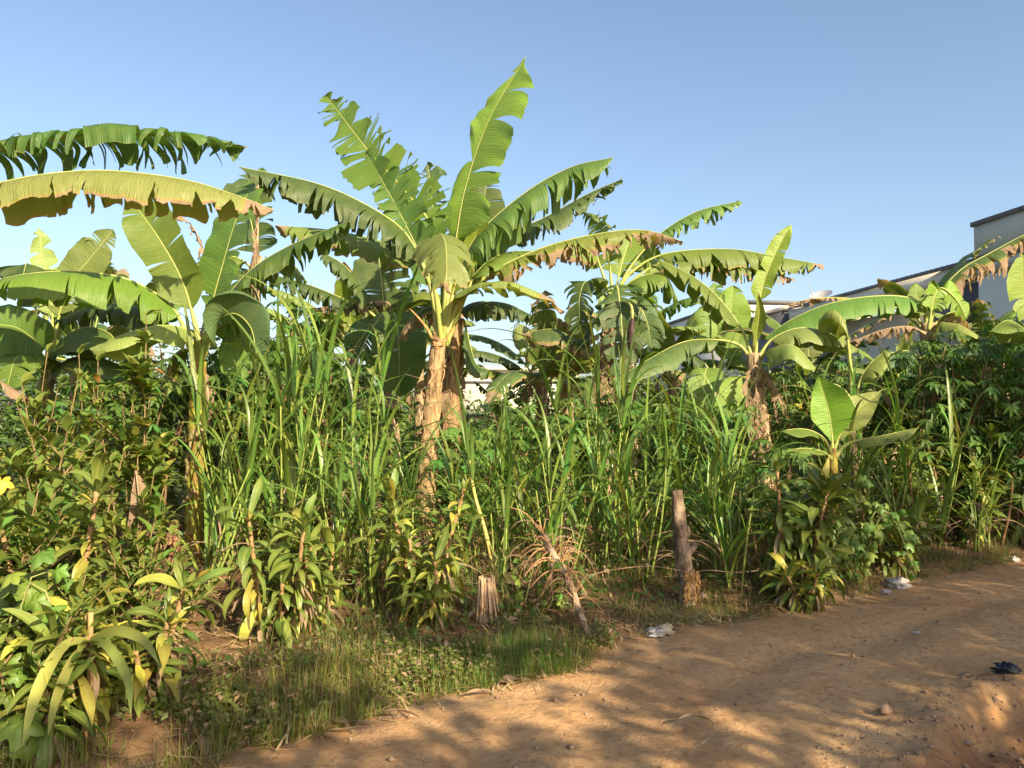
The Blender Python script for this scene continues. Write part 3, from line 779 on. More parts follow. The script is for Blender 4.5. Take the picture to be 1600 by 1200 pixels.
leaf_px(H, Y0, [(956, 475), (930, 500), (905, 530), (865, 514), (815, 522)], 0.28, 'y', tear=0.6, droop=0.75, pet=0.25, dry=(0.35, 0.15), col=DARK)
leaf_px(H, Y0, [(958, 470), (975, 400, .2), (990, 370, .3), (1010, 400, .4), (1020, 440, .4)], 0.3, 'x', tear=0.4, droop=0.4, pet=0.2, col=(.14, .25, .03))
for px_ in (938, 960, 992):
    leaf_px(H, Y0 - .15, [(956, 490), (px_, 540), (px_ - 4, 610), (px_ + 3, 700)], 0.13, 'x', tear=0.9, droop=0.6, pet=0.05, dry=(1, 1), rag=0.5, name='dead_leaf', rib=0.012)
bp = [at(972, 470, Y0 - .5) - H.location, at(986, 478, Y0 - .9) - H.location, at(988, 500, Y0 - .95) - H.location]
V, F = tube(spline(bp, 12), 0.018, 7)
pk = obj('flower_stalk', np_mesh('flower_stalk', V, F, M['midrib']), H, (1, 1, 1))
bq = spline([at(988, 498, Y0 - .95) - H.location, at(986, 525, Y0 - .95) - H.location, at(984, 552, Y0 - .95) - H.location], 16)
V, F = tube(bq, np.interp(np.linspace(0, 1, 16), [0, .1, .4, .75, 1], [.02, .035, .05, .038, .006]), 12)
obj('flower_bud', np_mesh('flower_bud', V, F, M['bud']), pk, (1, 1, 1))

# --- plant with the dead brown skirt
Y0 = 9.0
I = plant_at('banana_plant', 1196, Y0, 'banana plant with a skirt of dead brown leaves and one rolled upright leaf')
stem_px(I, Y0, [(1192, 740), (1186, 650), (1180, 580), (1178, 552)], 0.12, 0.08, sheaths=10)
leaf_px(I, Y0, [(1178, 560), (1182, 500), (1190, 450), (1212, 395), (1236, 350)], 0.12, (0.8, -0.2, 0.3), tear=0.25, droop=0.3, fold=0.4, pet=0.40, col=BRIGHT, rib=0.036)
leaf_px(I, Y0, [(1180, 560), (1182, 520, -.1), (1186, 490, -.15), (1184, 455, -.2)], 0.085, 'x', tear=0.05, droop=0.1, fold=0.6, pet=0.2, col=BRIGHT, acute=True)
leaf_px(I, Y0, [(1177, 560), (1160, 515), (1120, 462), (1080, 430), (1030, 405)], 0.26, 'y', tear=0.3, droop=0.65, pet=0.24, col=(0.14, 0.23, 0.04))
leaf_px(I, Y0, [(1177, 564), (1155, 538), (1115, 530), (1065, 535), (1005, 566, -.4), (950, 600, -.6)], 0.27, 'y', tear=0.25, droop=0.7, pet=0.22, col=(0.12, 0.20, 0.06))
leaf_px(I, Y0, [(1181, 562), (1205, 530), (1250, 512), (1300, 522), (1340, 545)], 0.26, 'y', tear=0.3, droop=0.65, pet=0.2, col=PALE)
leaf_px(I, Y0, [(1181, 565), (1205, 545, -.2), (1240, 540, -.4), (1275, 575, -.5)], 0.26, 'y', tear=0.2, droop=0.65, pet=0.2, col=PALE)
leaf_px(I, Y0 - .1, [(1176, 600), (1160, 590), (1142, 615), (1128, 655)], 0.16, 'x', tear=0.1, droop=0.3, pet=0.2, col=BRIGHT)
for k, P in enumerate(([(1180, 570), (1196, 585), (1208, 620), (1214, 660)], [(1178, 575), (1172, 620), (1174, 680), (1180, 720)], [(1182, 580), (1190, 630), (1200, 690), (1206, 740)],
                       [(1182, 572), (1206, 596), (1222, 635), (1226, 650)], [(1180, 590), (1184, 650), (1188, 710)], [(1180, 570), (1168, 590), (1166, 640)])):
    leaf_px(I, Y0 - 0.05 - 0.04 * k, P, 0.085, 'x', tear=0.9, droop=0.6, pet=0.08, dry=(1, 1), rag=0.5, name='dead_leaf', rib=0.014)

# --- small plant behind it
Y0 = 11.5
J = plant_at('banana_plant', 1118, Y0, 'small banana plant with bright upright leaves in front of the far white house')
stem_px(J, Y0, [(1118, 700), (1118, 620), (1118, 585)], 0.11, 0.075, sheaths=5)
for P, w, sd, kw in (([(1118, 590), (1112, 540), (1112, 490), (1118, 440)], .28, 'x', dict(tear=.7, droop=.4, col=GREEN)), ([(1119, 590), (1136, 540), (1142, 490), (1146, 446)], .28, 'x', dict(tear=.1, droop=.2, col=BRIGHT)),
                     ([(1118, 592), (1095, 560), (1070, 545), (1040, 560)], .28, 'y', dict(tear=.5, droop=.7, col=DARK)), ([(1119, 592), (1140, 560), (1165, 560), (1190, 590)], .26, 'y', dict(tear=.2, droop=.6, col=GREEN)),
                     ([(1118, 595), (1105, 575, -.4), (1100, 600, -.7), (1098, 650, -.8)], .26, 'x', dict(tear=.3, droop=.4, col=GREEN)), ([(1119, 590), (1128, 560), (1150, 520), (1160, 480)], .24, 'x', dict(tear=.2, droop=.3, col=BRIGHT))):
    leaf_px(J, Y0, P, w, sd, pet=0.25, **kw)

# --- right-hand plant, in front of the terrace house
Y0 = 9.6
K = plant_at('banana_plant', 1458, Y0, 'banana plant in front of the terrace house with a brown tattered leaf pointing up right')
stem_px(K, Y0, [(1458, 740), (1456, 620), (1450, 540), (1450, 505)], 0.12, 0.085, sheaths=6)
leaf_px(K, Y0, [(1450, 510), (1446, 478), (1410, 463), (1350, 464), (1290, 476), (1235, 500), (1195, 528)], 0.36, 'y', tear=0.25, droop=0.62, pet=0.12, col=(0.10, 0.20, 0.035), rib=0.03)
leaf_px(K, Y0, [(1452, 510), (1462, 465), (1500, 422), (1545, 396), (1610, 362), (1650, 350)], 0.36, 'y', tear=0.95, droop=0.85, pet=0.15, dry=(0.72, 0.3), rag=0.35, col=DARK, rib=0.03)
leaf_px(K, Y0 + .3, [(1452, 510), (1460, 470), (1490, 425), (1525, 392), (1560, 370)], 0.24, (0.5, -0.6, 0.5), tear=0.8, droop=0.3, pet=0.2, dry=(0.1, 0.15), col=(0.08, 0.15, 0.03))
leaf_px(K, Y0, [(1452, 515), (1470, 505, -.2), (1500, 508, -.4), (1535, 528, -.6)], 0.22, 'y', tear=0.2, droop=0.55, pet=0.15, col=PALE)
leaf_px(K, Y0 - .6, [(1440, 560), (1450, 545), (1500, 538), (1550, 528), (1590, 548)], 0.24, 'y', tear=0.15, droop=0.65, pet=0.1, col=(0.07, 0.13, 0.06))
leaf_px(K, Y0 - .6, [(1440, 560), (1425, 548), (1390, 552), (1350, 570)], 0.22, 'y', tear=0.2, droop=0.65, pet=0.1, col=(0.08, 0.15, 0.06))
leaf_px(K, Y0, [(1450, 510), (1440, 480), (1432, 460), (1430, 440)], 0.11, 'x', tear=0.4, droop=0.2, pet=0.25, col=BRIGHT)
leaf_px(K, Y0, [(1452, 510), (1456, 480), (1456, 455), (1452, 440)], 0.12, 'x', tear=0.4, droop=0.25, pet=0.25, col=BRIGHT)
leaf_px(K, Y0, [(1452, 512), (1480, 490), (1500, 490), (1520, 525)], 0.22, 'y', tear=0.6, droop=0.6, pet=0.2, dry=(0.6, 0.5), rag=0.3, col=(0.2, 0.2, 0.03))
leaf_px(K, Y0 + .4, [(1448, 515), (1420, 480), (1395, 452), (1370, 436)], 0.13, (0.5, -0.7, 0.3), tear=0.4, droop=0.4, pet=0.2, dry=(0.1, 0.25), col=GREEN)
leaf_px(K, Y0 + .6, [(1446, 515), (1400, 480), (1330, 466), (1270, 466), (1230, 478)], 0.13, 'y', tear=1.0, droop=0.8, pet=0.3, dry=(0.75, 0.4), rag=0.4, col=(0.3, 0.26, 0.08))
leaf_px(K, Y0 - .2, [(1446, 520), (1420, 510), (1380, 515), (1325, 536)], 0.18, 'y', tear=1.0, droop=0.85, pet=0.1, dry=(1, 1), rag=0.4, name='dead_leaf')
leaf_px(K, Y0 - .2, [(1452, 515), (1458, 470), (1470, 450), (1495, 470), (1510, 500)], 0.17, 'x', tear=0.6, droop=0.4, pet=0.2, col=(0.18, 0.30, 0.03))

# --- slim stalk between
Y0 = 8.8
Lp = plant_at('banana_plant', 1340, Y0, 'slim banana plant with a tall bare green stalk before the terrace house')
stem_px(Lp, Y0, [(1340, 740), (1336, 660), (1334, 620)], 0.09, 0.06, sheaths=5)
leaf_px(Lp, Y0, [(1334, 625), (1330, 570), (1320, 505), (1300, 500, .2), (1270, 530, .3)], 0.26, 'y', tear=0.4, droop=0.7, pet=0.5, col=PALE, rib=0.026)
leaf_px(Lp, Y0, [(1334, 625), (1345, 590), (1358, 570), (1385, 545)], 0.20, 'y', tear=0.3, droop=0.5, pet=0.3, col=(0.2, 0.27, 0.07))
leaf_px(Lp, Y0, [(1334, 628), (1315, 605), (1290, 600), (1262, 622)], 0.22, 'y', tear=0.3, droop=0.65, pet=0.2, dry=(0.2, 0.2), col=DARK)
leaf_px(Lp, Y0, [(1334, 628), (1350, 610), (1375, 615), (1395, 650)], 0.22, 'y', tear=0.3, droop=0.65, pet=0.2, col=DARK)

# --- plant at the right edge
Y0 = 8.2
Mp = plant_at('banana_plant', 1650, Y0, 'banana plant half outside the right edge with one glowing broad leaf')
stem_px(Mp, Y0, [(1650, 720), (1645, 620), (1640, 540)], 0.12, 0.085, sheaths=4)
leaf_px(Mp, Y0, [(1640, 545), (1620, 500), (1600, 455), (1598, 395)], 0.2, 'x', tear=0.5, droop=0.3, pet=0.2, col=(0.15, 0.26, 0.03))
leaf_px(Mp, Y0, [(1640, 545), (1610, 520, -.2), (1575, 500, -.4), (1545, 520, -.5)], 0.22, 'y', tear=0.3, droop=0.5, pet=0.2, col=GREEN)
leaf_px(Mp, Y0, [(1640, 545), (1660, 480), (1700, 420), (1780, 400)], 0.3, 'y', tear=0.6, droop=0.7, pet=0.2, col=GREEN)

# --- young plant near the track
Y0 = 7.4
Np_ = plant_at('banana_plant', 1304, Y0, 'young banana plant with few fresh leaves near the track on the right')
stem_px(Np_, Y0, [(1304, 790), (1302, 740), (1300, 700)], 0.055, 0.04, fresh=True, sheaths=3, col=(0.8, 0.85, 0.7))
leaf_px(Np_, Y0, [(1300, 705), (1300, 680), (1294, 640), (1278, 586)], 0.22, (0.95, -0.3, 0), tear=0.04, droop=0.12, fold=0.3, pet=0.12, wl=0.8, wr=1.1, col=(0.17, 0.28, 0.03), acute=True)
leaf_px(Np_, Y0, [(1302, 705), (1312, 680), (1335, 645), (1378, 610)], 0.16, (0.6, -0.5, -0.6), tear=0.04, droop=0.1, pet=0.15, col=PALE, acute=True)
leaf_px(Np_, Y0, [(1300, 706), (1285, 682, -.1), (1255, 670, -.2), (1212, 674, -.3)], 0.09, 'y', tear=0.1, droop=0.4, pet=0.2, col=GREEN)
leaf_px(Np_, Y0, [(1300, 715), (1285, 705, -.2), (1255, 700, -.3), (1222, 706, -.4)], 0.07, 'y', tear=0.1, droop=0.5, pet=0.2, col=GREEN)
leaf_px(Np_, Y0, [(1303, 712), (1325, 692), (1380, 680, -.2), (1436, 668, -.3)], 0.10, 'y', tear=0.1, droop=0.5, pet=0.3, col=PALE)
leaf_px(Np_, Y0, [(1302, 706), (1296, 670, .2), (1282, 650, .3), (1268, 660, .3)], 0.13, 'x', tear=0.1, droop=0.3, pet=0.2, col=DARK)

# --- more plants in the depth of the plot: grown, not traced
def grown_banana(px, Y, crown_py, label, n=8, size=1.0, seed=0, dead=2):
    rs = np.random.default_rng(seed)
    e = plant_at('banana_plant', px, Y, label)
    top = at(px + rs.uniform(-10, 10), crown_py, Y) - e.location
    pseudostem(e, [Vector((0, 0, -.05)), top * 0.5 + Vector((.03, 0, 0)), top], 0.12 * size, 0.08 * size, sheaths=4, seed=seed)
    a0 = rs.uniform(0, 6.28)
    for k in range(n):
        a = a0 + k * 2.4 + rs.normal(0, .2)
        el = math.radians(rs.uniform(35, 82) if k < n * 0.6 else rs.uniform(5, 40))
        L = rs.uniform(1.3, 2.0) * size
        pts, p = [], np.array(top) - np.array([0, 0, 0.08])
        bend = rs.uniform(0.6, 1.7)
        for q in range(7):
            pts.append(Vector(p))
            ee = el - bend * (q / 6) ** 1.3
            p = p + L / 6 * np.array([math.cos(a) * math.cos(ee), math.sin(a) * math.cos(ee), math.sin(ee)])
        sd = (-math.sin(a), math.cos(a), 0)
        if sd[1] > 0: sd = tuple(-x for x in sd)
        c = [GREEN, BRIGHT, DARK, PALE][rs.integers(0, 4)]
        banana_leaf(e, pts, rs.uniform(.22, .32) * size, sd, tear=rs.uniform(.1, .9), droop=rs.uniform(.4, .8), pet=.2, dry=(rs.choice([0, 0, .15, .4]), rs.choice([0, .2])), col=c, seed=seed * 50 + k)
    for k in range(dead):
        a = rs.uniform(0, 6.28)
        d_ = Vector((math.cos(a), math.sin(a), 0))
        pts = [top, top + d_ * .2 + Vector((0, 0, .02)), top + d_ * .28 - Vector((0, 0, .4)), top + d_ * .25 - Vector((0, 0, .95))]
        banana_leaf(e, pts, .13, (-d_.y, d_.x, 0), tear=.9, droop=.5, pet=.1, dry=(1, 1), rag=.5, seed=seed * 70 + k, name='dead_leaf', rib=.012)
    return e

for px_, Y_, cy_, n_, sz, lab in (
    (838, 11.5, 596, 11, 1.0, 'small banana plant with pale tattered leaves in the gap right of the centre'),
    (884, 12.5, 588, 10, 1.0, 'banana plant with brown edged leaf before the low cream building'),
    (770, 13.5, 648, 7, 0.6, 'low banana plant just right of the central stems in the distance'),
    (1050, 12.5, 590, 7, 0.9, 'shaded banana plant below the far white house'),
    (1265, 11.0, 580, 7, 0.8, 'short banana plant with grey brown stem below the slate block'),
    (1390, 12.0, 600, 8, 0.75, 'banana plant behind the cassava in front of the terrace house wall'),
    (555, 11.0, 530, 10, 1.0, 'banana plant filling the gap behind the tallest grass clump'),
    (655, 12.0, 560, 9, 0.9, 'banana plant peeping out left behind the central tan stem'),
    (985, 12.5, 545, 10, 1.0, 'banana plant crowded behind the purple bud'),
    (500, 12.5, 560, 8, 1.0, 'distant banana plant between the left plants and the centre'),
    (230, 11.5, 520, 8, 1.0, 'banana plant half hidden behind the upright left leaves'),
    (150, 9.5, 560, 8, 0.9, 'banana plant with shaded undersides behind the broadleaf shrubs'),
    (1545, 11.5, 560, 7, 0.8, 'banana plant half hidden behind the cassava at the right'),
    (1490, 9.0, 660, 5, 0.7, 'stubby banana plant with pale brown stem among the right cassava'),
):
    grown_banana(px_, Y_, cy_, lab, n_, sz, seed=int(px_))

# ------------------------------------------------------------------ leaf shapes shared by many plants
def ribbon(L, W, bend, prof, segs=10, fold=0.25, curl=0.0, droop_pow=1.0, wave=0.0, seed=0):
    """a strap-shaped leaf from the origin along +Z, arching over towards +X; three vertices across"""
    rs = np.random.default_rng(seed)
    V, UV, p, e = [], [], np.zeros(3), 0.0
    ph = rs.uniform(0, 6)
    for i in range(segs + 1):
        q = i / segs
        e = bend * q ** droop_pow
        d = np.array([math.sin(e), 0, math.cos(e)])
        nrm = np.array([-math.cos(e), 0, math.sin(e)])
        w = W * 0.5 * prof(q)
        tw = curl * q + wave * math.sin(q * 9 + ph)
        sidev = np.array([0, math.cos(tw), 0]) + nrm * math.sin(tw)
        V += [p + sidev * w + nrm * abs(w) * fold, p.copy(), p - sidev * w + nrm * abs(w) * fold]
        UV += [(q * L, 1), (q * L, 0), (q * L, 1)]
        p = p + d * L / segs
    return np.array(V), grid_faces(segs + 1, 3), np.array(UV)

def blade_prof(q): return min(1, 0.45 + q * 3) * max(0.03, (1 - q ** 1.8))
def strap_prof(q): return (0.35 + 0.65 * math.sin(min(1, q / 0.55) * math.pi / 2)) * max(0.02, 1 - max(0, (q - 0.5) / 0.5) ** 2.0)
def oval_prof(q): return max(0.03, math.sin(math.pi * min(1, max(0.0, q)) ** 0.85)) ** 0.8

BLADES = []
for i in range(22):
    rs = random.Random(i)
    L_ = rs.uniform(0.75, 1.35)
    V, F, UV = ribbon(L_, rs.uniform(0.028, 0.046), math.radians(rs.choice([30, 40, 55, 75, 100, 130, 150])) * rs.uniform(0.8, 1.15), blade_prof, 13, 0.25, rs.uniform(-.9, .9), rs.uniform(1.2, 2.6), 0.1, i)
    dr = np.repeat(np.clip((np.linspace(0, 1, 14) - rs.uniform(0.7, 1.2)) * 3, 0, 0.6), 3)
    BLADES.append(np_mesh('blade', V, F, M['blade'], UV, dr))
DRY_BLADES = []
for i in range(6):
    rs = random.Random(i + 60)
    V, F, UV = ribbon(rs.uniform(0.45, 0.9), 0.022, math.radians(rs.uniform(100, 175)), blade_prof, 12, 0.5, rs.uniform(-2, 2), 1.2, 0.2, i)
    DRY_BLADES.append(np_mesh('dry_blade', V, F, M['blade'], UV, np.ones(len(V))))
STRAPS = []
for i in range(16):
    rs = random.Random(i + 200)
    V, F, UV = ribbon(rs.uniform(0.24, 0.44), rs.uniform(0.05, 0.078), math.radians(rs.uniform(25, 125)), strap_prof, 9, 0.25, rs.uniform(-.9, .9), rs.uniform(0.8, 1.8), 0.25, i)
    dr = np.repeat(np.clip((np.linspace(0, 1, 10) - rs.uniform(0.75, 1.4)) * 3.5, 0, 0.6), 3) if i % 2 == 0 else np.zeros(len(V))
    STRAPS.append(np_mesh('leaf', V, F, M['strap'], UV, dr))
DRY_STRAPS = []
for i in range(5):
    rs = random.Random(i + 300)
    V, F, UV = ribbon(rs.uniform(0.22, 0.36), 0.04, math.radians(rs.uniform(20, 70)), strap_prof, 9, 0.6, rs.uniform(-1.5, 1.5), 1.0, 0.3, i)
    DRY_STRAPS.append(np_mesh('dry_leaf', V, F, M['strap'], UV, np.ones(len(V))))
OVALS = []
for i in range(10):
    rs = random.Random(i + 400)
    V, F, UV = ribbon(rs.uniform(0.075, 0.125), rs.uniform(0.036, 0.05), math.radians(rs.uniform(10, 60)), oval_prof, 6, rs.uniform(.1, .4), rs.uniform(-.4, .4), 1.0, 0.15, i)
    OVALS.append(np_mesh('leaf', V, F, M['shrub'], UV, np.zeros(len(V))))

def palmate(seed):
    """a cassava leaf: a long stalk and five to seven narrow fingers"""
    rs = random.Random(seed)
    V, F, n = [], [], 0
    Lp = rs.uniform(0.14, 0.24)
    q = spline([(0, 0, 0), (0.03, 0, Lp * 0.6), (0.09, 0, Lp)], 5)
    tv, tf = tube(q, 0.0028, 4, False)
    V.append(tv); F += [tuple(f) for f in tf]; n += len(tv)
    tip = q[-1]
    k = rs.choice([5, 7, 7])
    for j in range(k):
        a = (j - (k - 1) / 2) * math.radians(rs.uniform(36, 44))
        Lf = rs.uniform(0.13, 0.17) * (1 - 0.28 * abs(j - (k - 1) / 2) / ((k - 1) / 2))
        v, f, _ = ribbon(Lf, 0.036, math.radians(rs.uniform(15, 45)), oval_prof, 4, 0.35, rs.uniform(-.2, .2), 1.0, 0, j)
        R = Matrix.Rotation(a, 3, 'Z') @ Matrix.Rotation(math.radians(rs.uniform(88, 118)), 3, 'Y')
        v = (np.array(R) @ v.T).T + tip
        V.append(v); F += [tuple(int(i) + n for i in x) for x in f]; n += len(v)
    V = np.vstack(V)
    return np_mesh('leaf', V, F, M['cassava'], np.zeros((len(V), 2)), np.zeros(len(V)))
PALM = [palmate(i) for i in range(8)]

def lobed(seed):
    """a broad vine leaf with five shallow lobes on a short stalk"""
    rs = random.Random(seed)
    R, A = 5, 25
    V, F = [(0, 0, 0)], []
    s = rs.uniform(0.06, 0.10)
    for r in range(1, R + 1):
        for i in range(A):
            a = -math.pi * 0.92 + 2 * math.pi * 0.92 * i / (A - 1)
            rad = s * (0.52 + 0.48 * abs(math.cos(a * 2.5)) ** 0.9) * (1 + 0.12 * math.cos(a)) * (1 + 0.05 * math.sin(a * 17)) * r / R
            z = 0.10 * rad * math.cos(a * 5) - 1.6 * rad * rad / s * 0.35 + rs.uniform(-.001, .001)
            V.append((math.cos(a) * rad, math.sin(a) * rad, z))
    for i in range(A - 1): F.append((0, 1 + i, 2 + i))
    for r in range(R - 1):
        for i in range(A - 1):
            b0 = 1 + r * A + i
            F.append((b0, b0 + A, b0 + A + 1, b0 + 1))
    return np_mesh('leaf', V, F, M['shrub'], np.zeros((len(V), 2)), np.zeros(len(V)))
LOBED = [lobed(i) for i in range(6)]

def put(me, name, parent, loc, yaw, pitch, scale, col, roll=0.0):
    o = bpy.data.objects.new(name, me)
    COL.objects.link(o)
    o.parent = parent
    o.location = loc
    o.rotation_euler = (roll, pitch, yaw)
    o.scale = (scale, scale, scale)
    o.color = (*col, 1)
    return o

def jitter(c, rs, a=0.15):
    k = 1 + rs.uniform(-a, a)
    return (c[0] * k * (1 + rs.uniform(-a, a)), c[1] * k, c[2] * k)

# ------------------------------------------------------------------ tall fodder grass clumps
GRASS = (0.095, 0.19, 0.032)
def grass_clump(px, Y, h, n, label, seed, spread=0.16, lean=(0, 0), col=GRASS, drys=5):
    rs = random.Random(seed)
    e = empty('grass_clump', base_at(px, Y))
    tag(e, label, 'grass clump', 'tall fodder grass clumps')
    for k in range(n):
        a = rs.uniform(0, 6.28); r = spread * math.sqrt(rs.random())
        b0 = Vector((math.cos(a) * r, math.sin(a) * r, -0.04))
        hh = h * rs.uniform(0.5, 0.78)
        tl = rs.uniform(0.03, 0.34)
        top = b0 + Vector((math.cos(a) * tl * hh + lean[0] * hh, math.sin(a) * tl * hh + lean[1] * hh, hh))
        q = spline([b0, (b0 + top) / 2 + Vector((rs.uniform(-.03, .03), rs.uniform(-.03, .03), 0)), top], 12)
        tv, tf = tube(q, np.linspace(0.011, 0.006, 12), 6)
        s = obj('stalk', np_mesh('stalk', tv, tf, M['cane']), e, (0.8, 1.0, 0.6))
        nb = rs.randint(7, 9)
        ya = rs.uniform(0, 6.28)
        for j in range(nb):
            t = 0.18 + 0.82 * (j / (nb - 1)) if j < nb - 3 else 1.0
            c = q[int(t * 11)]
            ya += math.pi + rs.uniform(-.6, .6)
            pitch = rs.uniform(0.15, 0.7) if t < 1 else rs.uniform(0.03, 0.4)
            put(rs.choice(BLADES), 'blade', s, c, ya, pitch, rs.uniform(0.7, 1.15) * min(1.1, 0.55 + h * 0.3), jitter(rs.choice([col, col, col, (.15, .22, .04), (.075, .165, .035)]), rs, .25))
        for j in range(rs.randint(0, drys)):
            put(rs.choice(DRY_BLADES), 'dry_blade', s, q[rs.randint(1, 5)], rs.uniform(0, 6.28), rs.uniform(.3, .8), rs.uniform(.6, 1), (.4, .3, .15))
    return e

for i, (px_, Y_, h_, n_, lab, kw) in enumerate((
    (438, 6.3, 2.15, 7, 'tall grass clump rising from behind the left strap leaved plant', {}),
    (500, 7.0, 1.9, 6, 'grass clump between the two tallest left clumps', {}),
    (545, 6.6, 2.3, 8, 'tallest dense grass clump left of the central stem', {}),
    (322, 5.7, 1.25, 4, 'thin leaning grass stalk beside the yellow left stem', dict(lean=(.28, .05), spread=.06)),
    (392, 6.6, 1.6, 5, 'slender grass clump between yellow stem and left tall clump', {}),
    (606, 7.0, .8, 4, 'grass clump against the central tan stem', {}),
    (590, 5.75, 1.1, 9, 'short dark grass clump between the two strap leaved plants', dict(spread=.25)),
    (760, 6.3, .9, 4, 'short grass clump right of the central stem foot', {}),
    (805, 6.9, 1.25, 5, 'grass clump under the small distant banana plants', {}),
    (870, 6.5, 1.35, 6, 'grass clump behind the leaning dead post', {}),
    (935, 7.0, 1.85, 8, 'tall grass clump below the banana bud', {}),
    (1000, 6.5, 1.3, 6, 'grass clump just left of the cut post', {}),
    (1025, 7.2, 1.5, 7, 'grass clump rising behind the cut post', {}),
    (1105, 7.0, 1.6, 8, 'arching grass clump right behind the cut post', {}),
    (1140, 6.3, 1.05, 6, 'low grass clump right of the cut post at the track', {}),
    (1340, 7.7, 1.6, 8, 'upright grass shoots beside the young banana plant', dict(spread=.12)),
    (1440, 8.2, 1.6, 5, 'arching grass under the right cassava', {}),
    (1395, 7.5, 1.1, 5, 'low grass tuft among the right strap leaved plants', {}),
    (1515, 8.2, .9, 5, 'small grass tuft at the foot of the thin right post', {}),
    (722, 6.9, .6, 4, 'grass clump at the foot of the brown flaking stem', {}),
)):
    grass_clump(px_, Y_, h_, n_, lab, 500 + i, **kw)
# one tall cane with a pale bare foot that leans by the stump
q_ = base_at(752, 6.0)
cane = tag(empty('leaning_cane', q_), 'pale bare cane leaning beside the fibrous stump', 'cane')
q = spline([at(775, 905, 6.0) - q_, at(758, 830, 6.0) - q_, at(742, 775, 6.0) - q_, at(733, 720, 6.0) - q_], 16)
q[0][2] = -0.03
tv, tf = tube(q, np.linspace(.02, .011, 16), 7)
s_ = obj('stalk', np_mesh('stalk', tv, tf, M['cane']), cane, (1.6, 1.4, 1.2))
for j in range(7): put(BLADES[j], 'blade', s_, q[15 if j < 4 else 12], j * 2.2, .3, .8, (.13, .21, .05))
long_leaf = put(BLADES[3], 'blade', s_, q[5], -0.5, 2.6, 0.75, (.17, .22, .06))

# ------------------------------------------------------------------ strap-leaved hedge plants with bare canes
STRAP = (0.105, 0.16, 0.03)
def strap_plant(px, Y, canes, label, seed, col=STRAP, yellow=0.12, dens=1.0, size=1.0):
    rs = random.Random(seed)
    e = empty('strap_leaved_plant', base_at(px, Y))
    tag(e, label, 'hedge plant', 'strap leaved hedge plants along the track')
    for (ox, oy, hh, lx, ly) in canes:
        b0 = Vector((ox * .6, oy * .6, -0.03)); top = Vector((ox + lx, oy + ly, hh))
        q = spline([b0, b0.lerp(top, .5) + Vector((-lx * .2, -ly * .2, 0)), top], 14)
        tv, tf = tube(q, np.linspace(.017, .011, 14) * (1 + 0.18 * (np.arange(14) % 2)), 7)
        c = obj('cane', np_mesh('cane', tv, tf, M['twig']), e, (1.6, 1.5, 1.2))
        n = int((22 + hh * 34) * dens)
        ya = rs.uniform(0, 6.28)
        for j in range(n):
            t = j / (n - 1)
            pos = q[-1] - (q[-1] - q[3]) * (1 - t) ** 1.25
            ya += 2.4 + rs.uniform(-.3, .3)
            pitch = math.radians((1 - t) ** .7 * 120 + 12) + rs.uniform(-.5, .5)
            cc = jitter(col, rs, .2)
            if rs.random() < yellow + 0.25 * (1 - t) ** 3: cc = jitter((.36, .34, .06), rs, .2)
            put(rs.choice(STRAPS), 'leaf', c, pos, ya, pitch, rs.uniform(.5, 1.12) * size, cc, rs.uniform(-.4, .4))
        for j in range(rs.randint(6, 11)):
            put(rs.choice(DRY_STRAPS), 'dry_leaf', c, q[rs.randint(3, 8)], rs.uniform(0, 6.28), rs.uniform(1.9, 2.6), rs.uniform(.7, 1) * size, (.35, .25, .12))
    return e

def cane_set(rs, n, h, sp):
    out = []
    for k in range(n):
        a, r = rs.uniform(0, 6.28), sp * rs.uniform(.3, 1)
        out.append((math.cos(a) * r, math.sin(a) * r, h * rs.uniform(.45, 1.0) if k else h, math.cos(a) * rs.uniform(.02, .14), math.sin(a) * rs.uniform(.02, .14)))
    return out
for i, (px_, Y_, n_, h_, sp, lab, kw) in enumerate((
    (105, 3.85, 4, 0.98, .22, 'strap leaved plant with glossy upright shoots in the left corner', dict(yellow=.12, size=.8)),
    (168, 3.55, 5, 0.55, .22, 'sprawling strap leaved plant with yellowing leaves, lower left', dict(yellow=.28, size=.8)),
    (232, 3.75, 4, 0.50, .16, 'small yellow green rosette plant next to the verge grass, lower left', dict(yellow=.35, size=.75)),
    (60, 3.3, 4, 0.42, .2, 'strap leaved plant hanging over the soil at the bottom left corner', dict(yellow=.25, size=.8)),
    (432, 5.05, 6, 0.80, .26, 'broad strap leaved plant above the verge grass, left of centre', dict(yellow=.08, size=.85)),
    (500, 5.2, 3, 0.50, .18, 'low strap leaved plant tucked against the broad one', dict(yellow=.1, size=.8)),
    (655, 5.45, 6, 0.85, .20, 'strap leaved plant with yellow lit leaf tips below the central stem', dict(yellow=.2, size=.72)),
    (690, 5.3, 3, 0.42, .18, 'short strap leaved plant by the fibrous stump', dict(yellow=.2, size=.8)),
    (1232, 6.25, 7, 1.02, .26, 'dark bushy strap leaved plant right of the cut post', dict(yellow=.08, size=.95)),
    (1255, 6.05, 4, 0.45, .22, 'drooping strap leaved plant over the bank on the right', dict(yellow=.25, size=.9)),
    (1432, 7.9, 6, 1.1, .3, 'shaded strap leaved plant left of the thin right post', dict(yellow=.05)),
    (1505, 8.4, 6, 1.2, .3, 'tall shaded strap leaved plant beside the thin right post', dict(yellow=.05)),
    (1385, 7.2, 4, .6, .25, 'small shaded strap leaved plant behind the lobed vine', dict(yellow=.1, size=.9)),
    (1592, 8.6, 5, .9, .3, 'strap leaved plant at the right edge of the track', dict(yellow=.05)),
)):
    rs = random.Random(900 + i)
    strap_plant(px_, Y_, cane_set(rs, n_, h_, sp), lab, 700 + i, **kw)

